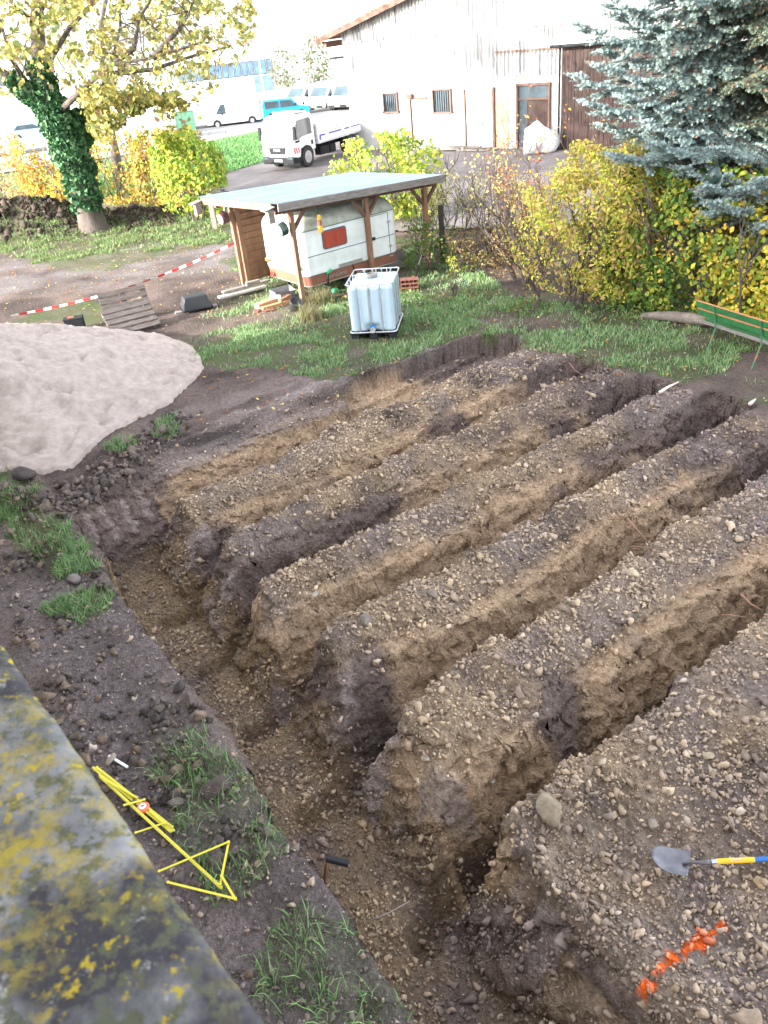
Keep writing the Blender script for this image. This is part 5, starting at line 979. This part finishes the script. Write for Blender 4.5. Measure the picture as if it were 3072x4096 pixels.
# denser low yellow-green drapery
P_ = crown_pts(5500, [(190, 205), (250, 190), (330, 200), (400, 215), (400, 262), (330, 225), (250, 270), (215, 305), (185, 290)], 28.5, 31, 15, .5, 26, .05); leaves('low_foliage', P_-OT, .21, palette(len(P_), YL, [5, 5, 2, 2, .6, .3], .25, 16), m_leaf, ivt, up=.2, aspect=.75, seed=17, droop=.3)
iv = []; rI = np.random.default_rng(8); full = tr_[1:]+rt_[1:3]
for a, b, ra_, rb_ in [(tr_[1], tr_[2], .46, .54), (tr_[2], tr_[3], .54, .58), (tr_[3], tr_[4], .58, .54), (tr_[4], tr_[5], .54, .44), (rt_[0], rt_[1], .45, .34), (tr_[4], lf[2], .4, .25), (tr_[3], P3([(190, 250, 1)], 31.6)[0], .5, .4)]:
    n = int(2200*np.linalg.norm(b-a)*max(ra_, rb_)); t = rI.random(n); an = rI.uniform(0, 2*np.pi, n); rad = (ra_+(rb_-ra_)*t)*(.75+.35*rI.random(n))*(1+.18*np.sin(an*3+t*9)); ax = unit(b-a); u_ = unit(np.cross(ax, [0, 1, 0])); w__ = np.cross(ax, u_)
    iv.append(a+np.outer(t, b-a)+(u_[None]*np.cos(an)[:, None]+w__[None]*np.sin(an)[:, None])*rad[:, None])
iv = np.concatenate(iv); leaves('ivy', iv-OT, .15, palette(len(iv), [[.045, .125, .05], [.065, .165, .065], [.025, .075, .035], [.10, .21, .09]], [4, 3, 3, 1], .25, 3), attr_mat('ivy_leaf', rough=.6, vary=0, trans=.15, spec=.3), ivt, up=.1, aspect=.9, seed=4); print('ivy', len(iv))
# second thin tree behind the hedge
q = P3([(252, 352, 0), (240, 290, 0), (228, 230, .2), (222, 160, .4), (215, 60, .8), (240, -60, 1)], 42); q[0][2] = 0; t2 = empty('slender_tree', q[0], 0, 'slender grey trunk of a younger tree rising from the orange hedge', 'tree'); o_ = q[0].copy()
MB().tube([p-o_ for p in q], [.24, .2, .17, .15, .13, .1], 10).build('trunk', mat('grey_bark', (.17, .145, .135), (.10, .085, .08), rough=.95, scale=5, bump=.6), t2, smooth=True)
P_ = crown_pts(5500, [(100, -150), (480, -150), (480, 100), (430, 200), (300, 230), (240, 330), (225, 300), (215, 230), (120, 160)], 38, 46, 25, .5, 40, .15); leaves('crown', P_-o_, .24, palette(len(P_), YL, [3, 4, 2, 3, 1, 1], .25, 26), m_leaf, t2, up=.2, aspect=.75, seed=27, droop=.3)
# --- hedges and shrubs: leaf clouds hung on real stems
def bush(name, label, cat, c, rad, H, N, size, pal, ws, seed, group=None, yaw=0, stems=9, power=2.2, z0=.1, aspect=.65, lump_=.25, shape='ell', rough_top=.15):
    r = np.random.default_rng(seed); e = empty(name, c, yaw, label, cat, group); sm_ = MB()
    for k in range(stems):
        a = r.uniform(0, 6.28); b0 = np.array([rad[0]*.35*r.normal(), rad[1]*.35*r.normal(), 0]); grow_net(sm_, b0, unit([r.normal()*.35, r.normal()*.35, 1]), H*.55, .03, 2, r, .5, .3, minr=.005)
    sm_.build('stems', twm, e)
    x, y, z = r.uniform(-1, 1, (3, N)); 
    if shape == 'ell': f = (np.abs(x)**power+np.abs(y)**power+np.abs(z)**power)
    else: f = np.maximum(np.abs(x)**6, 0)+np.abs(y)**4*.9+np.abs(z)**8
    cx = x*rad[0]+c[0]; cy = y*rad[1]+c[1]; zz_ = (z+1)/2*H
    nz_ = fbm(cx*1.0+zz_*.7, zz_*1.1-cy*.8, .55, seed+5, 4)
    keep = (f < 1+lump_*nz_*3.4) & (f > .12+.25*r.random(N)) & (r.random(N) < np.clip(.55+2.6*nz_, .03, 1)) & (zz_ > z0)
    P = np.stack([x*rad[0], y*rad[1], zz_+rough_top*fbm(cx, cy, .5, seed+7, 2)*(z > .3)], -1)[keep]; nr = unit(np.stack([x*rad[1], y*rad[0], z*.6+.35], -1)[keep])
    cc = palette(len(P), pal, ws, .25, seed); pn = fbm(cx[keep]*1.3, zz_[keep]*1.6+cy[keep], .8, seed+9, 3); k2 = palette(len(P), pal[::-1], None, .2, seed+1); cc = np.where((pn > .12)[:, None], cc, cc*.8+k2*.2)
    leaves('foliage', P, size, cc, m_leaf, e, nrm=nr, aspect=aspect, seed=seed); return e, len(P)
LG = [[.36, .42, .05], [.28, .40, .05], [.50, .48, .08], [.18, .30, .05]]
p = ong(415, 488); bush('lime_shrub', 'bright yellow-green shrub standing left of the carport', 'shrub', (p[0]+.15, p[1]+.8, 0), (1.3, 1.0), 3.15, 16000, .14, LG, [4, 3, 2, 2], 41)
p = GF(860, 330); bush('lime_shrub', 'yellow-green shrub right behind the carport roof', 'shrub', (1.1, 27.6, 0), (1.9, .9), 2.75, 13000, .14, LG, [4, 3, 3, 2], 42)
OH = [[.62, .34, .05], [.50, .38, .05], [.45, .22, .06], [.30, .26, .05], [.62, .44, .06]]; GH = [[.46, .40, .06], [.25, .26, .05], [.55, .30, .06], [.14, .18, .04], [.35, .16, .06]]
hd_pts = [((-7.0, 35.1), (1.55, .75), 2.7, GH, 'yellow and green end of the beech hedge next to the lime shrub', 43, 13000), ((-9.6, 36.9), (1.8, .8), 2.65, GH, 'beech hedge section right of the ivy tree below the slender trunk', 44, 13000), ((-12.6, 38.8), (1.9, .8), 2.6, OH, 'orange-gold beech hedge section just left of the ivy tree', 45, 12000), ((-15.8, 40.5), (1.9, .8), 2.7, [[.55, .36, .16], [.60, .42, .10], [.42, .24, .14]], 'brown-pink beech hedge section at the left', 46, 10000), ((-18.9, 41.6), (1.8, .9), 3.4, LG, 'yellow-green leafy section of hedge at the far left edge', 47, 9000)]
for c, rd, H, pl, lb, sd_, N in hd_pts: bush('hedge', lb, 'hedge', (*c, 0), rd, H, N, .13, pl, None, sd_, 'beech hedge across the orchard', yaw=-.5, stems=7, shape='box', z0=.05, lump_=.35, rough_top=.5)
# right: big yellow bush, beech hedge
YB = [[.66, .60, .07], [.74, .66, .13], [.46, .48, .07], [.28, .34, .07], [.56, .38, .14], [.38, .24, .13]]
p = ong(1285, 690); bush('yellow_bush', 'large loose yellow bush in the middle of the far garden edge', 'bush', (p[0]+.15, p[1]+.95, 0), (1.75, 1.1), 3.1, 52000, .10, YB, [4, 2.5, 3, 2, 2, 1], 51, stems=12, aspect=.45, lump_=.3, rough_top=.5)
RB = [[.42, .25, .15], [.50, .38, .10], [.36, .18, .12], [.55, .45, .12]]; bush('rose_thicket', 'brownish rose thicket with red hips left of the yellow bush', 'bush', (4.0, 19.6, 0), (.9, .8), 2.6, 5000, .07, RB, None, 52, stems=8, aspect=.4, lump_=.5, rough_top=.5)
BH = [[.16, .28, .05], [.28, .34, .05], [.46, .44, .06], [.08, .17, .04], [.55, .36, .07]]; BD = [[.09, .19, .045], [.14, .26, .05], [.32, .38, .06], [.05, .12, .03]]; BY = [[.64, .54, .06], [.40, .44, .06], [.64, .42, .07], [.24, .34, .05]]
for (a, b, da, db, rd, H, pl, lb, sd_, N) in [(1440, 690, 0, .95, (.95, .8), 2.75, BD, 'dark green part of the beech hedge right of the yellow bush', 53, 15000), (1560, 715, 0, 1.0, (1.0, .8), 2.75, BH, 'green and yellow beech hedge behind the fallen trunk', 54, 17000), (1659, 735, .25, 1.0, (1.1, .85), 2.6, BY, 'golden yellow beech hedge behind the bench at the right edge', 55, 18000), (1800, 770, .3, 1.0, (1.1, .85), 2.7, BY, 'yellow beech hedge running out of frame on the right', 56, 8000)]:
    p = ong(a, b); bush('hedge', lb, 'hedge', (p[0]+da, p[1]+db, 0), rd, H, N, .095, pl, None, sd_, 'beech hedge beside the garden bench', yaw=-.75, stems=8, shape='box', z0=.12, aspect=.8, lump_=.42, rough_top=.9)
# scrub between the carport and the yellow bush
r_ = np.random.default_rng(61)
def scrub(label, c, H, n, nl, seed, pal, spread=.45, r0=.018, size=.06, nm='bare_shrub'):
    r = np.random.default_rng(seed); e = empty(nm, (*c, 0), 0, label, 'shrub', 'bare shrubs along the yard'); mb = MB(); ends = []
    for k in range(n): grow_net(mb, np.array([r.normal()*.22, r.normal()*.22, 0]), unit([r.normal()*.3, r.normal()*.3, 1]), H*.5, r0, 3, r, spread, .25, 4, ends, .0045)
    mb.build('branches', twm, e)
    if nl: P = np.array(ends)[r.integers(0, len(ends), nl)]+r.normal(size=(nl, 3))*.05; leaves('foliage', P, size, palette(nl, pal, None, .25, seed), m_leaf, e, seed=seed)
SL = [[.50, .46, .14], [.36, .38, .12], [.56, .5, .2]]; OL = [[.72, .32, .07], [.66, .48, .06], [.5, .12, .06]]
for i, (c, H, n, nl, pal, lb) in enumerate([((2.4, 23.3), 2.3, 5, 350, SL, 'mostly bare shrub just right of the carport corner'), ((3.0, 22.6), 2.5, 5, 260, SL, 'bare shrub with pale yellow leaves between the two dark fence posts'), ((3.75, 22.2), 2.6, 5, 200, SL, 'bare shrub in front of the right fence post'), ((4.4, 22.6), 2.9, 4, 160, OL, 'bare young tree with a few orange leaves in front of the barn gate'), ((5.2, 22.2), 3.2, 4, 260, OL, 'thin maple with red and orange leaves above the yellow bush'), ((2.0, 24.6), 2.2, 4, 500, SL, 'leafy thin shrub behind the carport corner'), ((5.0, 26.2), 3.4, 4, 60, OL, 'bare shrub farthest back in front of the barn doors')]):
    scrub(lb, c, H, n, nl, 70+i, pal, r0=.016, size=.085)
bush('ground_ivy', 'green leafy undergrowth at the foot of the carport right posts', 'undergrowth', (1.9, 21.9, 0), (.75, .6), 1.25, 5000, .07, [[.07, .16, .04], [.12, .22, .05], [.3, .32, .06]], None, 81, stems=4)
bush('bramble', 'low brown and green brambles below the bare shrubs', 'undergrowth', (3.4, 21.5, 0), (1.6, .7), .95, 9000, .06, [[.14, .17, .05], [.3, .22, .1], [.16, .08, .06], [.35, .3, .1]], None, 82, stems=8, lump_=.5)
p = ong(1000, 600); bush('small_yellow_shrub', 'small yellow-green shrub behind the white flowers', 'shrub', (p[0], p[1]+.3, 0), (.4, .3), .6, 1400, .05, [[.36, .36, .06], [.22, .28, .05]], None, 83, stems=4)
p = ong(985, 640); bush('white_aster', 'small bush of white autumn flowers on the lawn edge', 'flower', (p[0]+.02, p[1]+.2, 0), (.33, .25), .36, 1500, .035, [[.62, .66, .62], [.5, .56, .5], [.10, .2, .08]], [4, 3, 3], 84, stems=6)
p = ong(1000, 580)
for (a, b, H, lb) in [(958, 568, 1.5, 'dark wooden fence post nearest the carport'), (1098, 560, 1.45, 'dark wooden fence post behind the bare shrubs')]:
    p = ong(a, b); o = MB().box((0, 0, H/2), (.13, .13, H)).build('fence_post', mat('tarred_wood', (.06, .05, .045), (.035, .03, .028), rough=.9, scale=8), bevel=.01); o.location = p; tag(o, lb, 'fence post', 'fence posts along the yard')
p = ong(466, 495); o = MB().box((0, 0, .55), (.16, .14, 1.25)).build('fence_post', greywood, bevel=.01); o.location = p; tag(o, 'grey weathered post between the lime shrub and the carport', 'fence post')
for (a, b, s, lb) in [(690, 655, .16, 'tall dry weed tuft at the foot of the near carport post'), (670, 690, .14, 'dry grass tuft left of the water tank')]:
    q = ong(a, b); r2 = np.random.default_rng(a); n = 420; blades('dry_grass_tuft', q[0]+r2.normal(0, .16, n), q[1]+r2.normal(0, .12, n), .34, .005, a, lb, [[.20, .18, .09], [.15, .17, .07], [.24, .20, .12]], .9, kind='stuff')
x = np.concatenate([r_.uniform(-1, 9, 4500)]); tt_ = (x+1)/10; y = 19.6-tt_*4.4+r_.normal(0, .55, len(x))+.5*(tt_ < .4); k_ = (dig(x, y) < .05)&(r_.random(len(x)) < np.clip(.5+2*fbm(x, y, .6, 911, 3), 0, 1)); x = x[k_]; y = y[k_]
leaves('herb_layer', np.stack([x, y, height(x, y)+r_.uniform(.02, .22, len(x))], -1), .06, palette(len(x), [[.06, .16, .04], [.10, .22, .06], [.16, .24, .06], [.3, .2, .08]], None, .25, 5), m_leaf, up=.8, seed=91, aspect=.7); tag(bpy.data.objects['herb_layer'], 'low weeds and seedlings along the foot of the hedge', 'weeds', kind='stuff')
# small far trees
for a, b, Y, H, lb in [(623, 218, 95, 5.2, 'small dark tree beside the office building'), (692, 212, 96, 5.8, 'small round tree in front of the white hall')]:
    c = atY(a, b, Y); bush('street_tree', lb, 'tree', (c[0], Y, far_z(Y)), (1.5, 1.5), H, 2600, .3, [[.10, .15, .08], [.16, .18, .10], [.2, .16, .1]], None, a, 'small trees beyond the road', stems=4, z0=1.6)
# --- blue spruce
TS = atY(1725, 250, 19.2); sx0, sy0 = TS[0], TS[1]; spr = empty('blue_spruce', (sx0, sy0, 0), 0, 'big blue spruce with drooping frosted branches at the upper right', 'tree'); OS = np.array([sx0, sy0, 0])
MB().tube([(0, 0, -.1), (0, 0, 4), (.05, 0, 9), (.1, 0, 14)], [.30, .24, .16, .04], 12).build('trunk', bark, spr, smooth=True)
rs = np.random.default_rng(77); wood = MB(); FA = []; FD = []; FT = []
def spruce_branch(p0, p1, dens=1., blue=.5):
    L = np.linalg.norm(p1-p0); n = max(6, int(L/.22)); d0 = unit(p1-p0); pts = []
    for i in range(n+1):
        t = i/n; q = p0*(1-t)+p1*t; q = q+np.array([0, 0, 1])*(.10*L*math.sin(t*math.pi)*.5-.12*L*math.sin(t*math.pi*1.0)*t+.06*L*t**4)+rs.normal(size=3)*.02; pts.append(q)
    wood.tube(pts, [max(.008, .045*(1-i/n)*min(1, L/3)) for i in range(n+1)], 5, cap=False)
    side = unit(np.cross(d0, [0, 0, 1])); step = .115; s = L*.16
    while s < L:
        t = s/L; i = min(n-1, int(t*n)); f = t*n-i; q = pts[i]*(1-f)+pts[i+1]*f; dl = unit(pts[min(n, i+1)]-pts[i])
        for sg in (-1, 1):
            if rs.random() > dens: continue
            l2 = (.22+.72*math.sin(math.pi*min(1, t*1.02+.05))**.8)*rs.uniform(.6, 1.15)*min(1, L/2.4); d2 = unit(dl*.75+side*sg*rs.uniform(.6, .95)+np.array([0, 0, rs.uniform(-.30, .05)])); e = q+d2*l2+np.array([0, 0, -.10*l2])
            wood.tube([q, (q+e)/2+[0, 0, .02], e], [.008, .006, .003], 3, cap=False)
            m_ = max(2, int(l2/.065)); sd2 = unit(np.cross(d2, [0, 0, 1]))
            for k in range(m_+1):
                tt = (k+.6)/(m_+1); c = q+(e-q)*tt
                if t < .25 and rs.random() < .5: continue
                for g_ in ((-1, 1) if k < m_ else (0,)):
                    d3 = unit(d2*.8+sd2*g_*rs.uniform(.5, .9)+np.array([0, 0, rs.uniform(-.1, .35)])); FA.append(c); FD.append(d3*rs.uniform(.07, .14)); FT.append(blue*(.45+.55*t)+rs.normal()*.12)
        s += step
    FA.append(pts[-1]); FD.append(d0*.12); FT.append(1)
hero = [((1690, 60), (1240, 92), 17.2), ((1690, 120), (1248, 208), 16.6), ((1690, 150), (1262, 262), 16.4), ((1690, 230), (1318, 372), 15.8), ((1690, 250), (1412, 352), 15.2), ((1700, 260), (1548, 352), 15.4), ((1700, 330), (1522, 440), 14.9), ((1700, 400), (1545, 480), 14.6), ((1690, 20), (1290, 20), 17.4), ((1690, 90), (1300, 140), 17.6), ((1690, 200), (1300, 300), 17.3), ((1700, 300), (1600, 450), 14.6), ((1690, 0), (1340, -30), 17), ((1700, 380), (1600, 492), 14.8), ((1720, 420), (1650, 520), 14.4), ((1700, 300), (1470, 400), 15.6), ((1690, 220), (1390, 300), 16.2), ((1690, 180), (1340, 240), 16.6), ((1690, 120), (1290, 180), 16.9), ((1690, 260), (1440, 330), 16.6), ((1700, 350), (1560, 420), 15.2), ((1690, 60), (1320, 60), 17.5), ((1700, 330), (1640, 430), 14.6)]
for a, b, Y in hero: spruce_branch(atY(*a, 19.2)-OS, atY(*b, Y)-OS, 1, 1.0)
for k in range(140):
    z = 1.9+9.6*rs.random()**1.3; an = rs.uniform(math.pi*.72, math.pi*1.72); L = (4.6*(1-z/15.5))*rs.uniform(.75, 1.08); p0 = np.array([0, 0, z+.5]); p1 = np.array([math.cos(an)*L, math.sin(an)*L, z-.10*L-.2+.1]); spruce_branch(p0, p1, .9, .30)
for k in range(12):
    z = rs.uniform(2, 10); an = rs.uniform(-1.4, 2.2); L = (4.4*(1-z/15.5)); spruce_branch(np.array([0, 0, z+.4]), np.array([math.cos(an)*L, math.sin(an)*L, z-.1*L]), .35, .5)
wood.build('branches', mat('spruce_wood', (.14, .085, .06), (.08, .05, .04), rough=.95, scale=8), spr)
FA, FD, FT = np.array(FA), np.array(FD), np.array(FT); nf = len(FA); print('spruce fingers', nf)
def needles(NPF=17):
    r = rs; L = np.linalg.norm(FD, axis=1); d = FD/L[:, None]; u_ = unit(np.cross(d, r.normal(size=(nf, 3)))); w__ = np.cross(d, u_); V = []; C = []
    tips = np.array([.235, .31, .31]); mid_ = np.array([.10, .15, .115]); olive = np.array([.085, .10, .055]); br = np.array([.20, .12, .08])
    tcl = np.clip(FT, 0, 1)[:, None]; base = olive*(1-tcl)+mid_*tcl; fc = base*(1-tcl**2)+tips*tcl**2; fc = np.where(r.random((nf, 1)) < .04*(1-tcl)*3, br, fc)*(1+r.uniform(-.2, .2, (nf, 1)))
    for k in range(NPF):
        t = (k+.5)/NPF*1.0; a = k*2.4+r.uniform(-.4, .4, nf); rad = (u_*np.cos(a)[:, None]+w__*np.sin(a)[:, None]); b = FA+FD*t; nl = .036*(1-.35*t)
        tip = b+rad*nl+d*.018; sd_ = np.cross(d, rad)*.0075; V.append(np.stack([b-sd_-rad*.002, b+sd_-rad*.002, tip+sd_*.5, tip-sd_*.5], 1)); C.append(fc*(.85+.3*t))
    V = np.concatenate(V).reshape(-1, 3); C = np.repeat(np.concatenate(C), 4, 0); return V, np.arange(len(V)).reshape(-1, 4), C
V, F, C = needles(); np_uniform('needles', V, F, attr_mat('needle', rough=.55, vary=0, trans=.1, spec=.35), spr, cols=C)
p = atY(1545, 378, 14.9); nb = empty('nesting_ball', p, 0, 'dark green hanging nesting pot with a round hole in the spruce', 'nest pot'); MB().lathe([(.01, -.15), (.06, -.14), (.10, -.09), (.115, -.02), (.10, .05), (.05, .11), (.02, .13)], (0, 0, 0), 18).build('pot', mat('pot_green', (.02, .045, .04), rough=.4), nb, smooth=True); MB().lathe([(.002, 0), (.024, 0), (.024, .006)], (-.05, -.098, 0), 12, (-.45, -.9, 0)).build('hole', blackp, nb); MB().tube([(0, 0, .12), (.02, 0, .32)], .006, 5).build('hanger', darkm, nb)
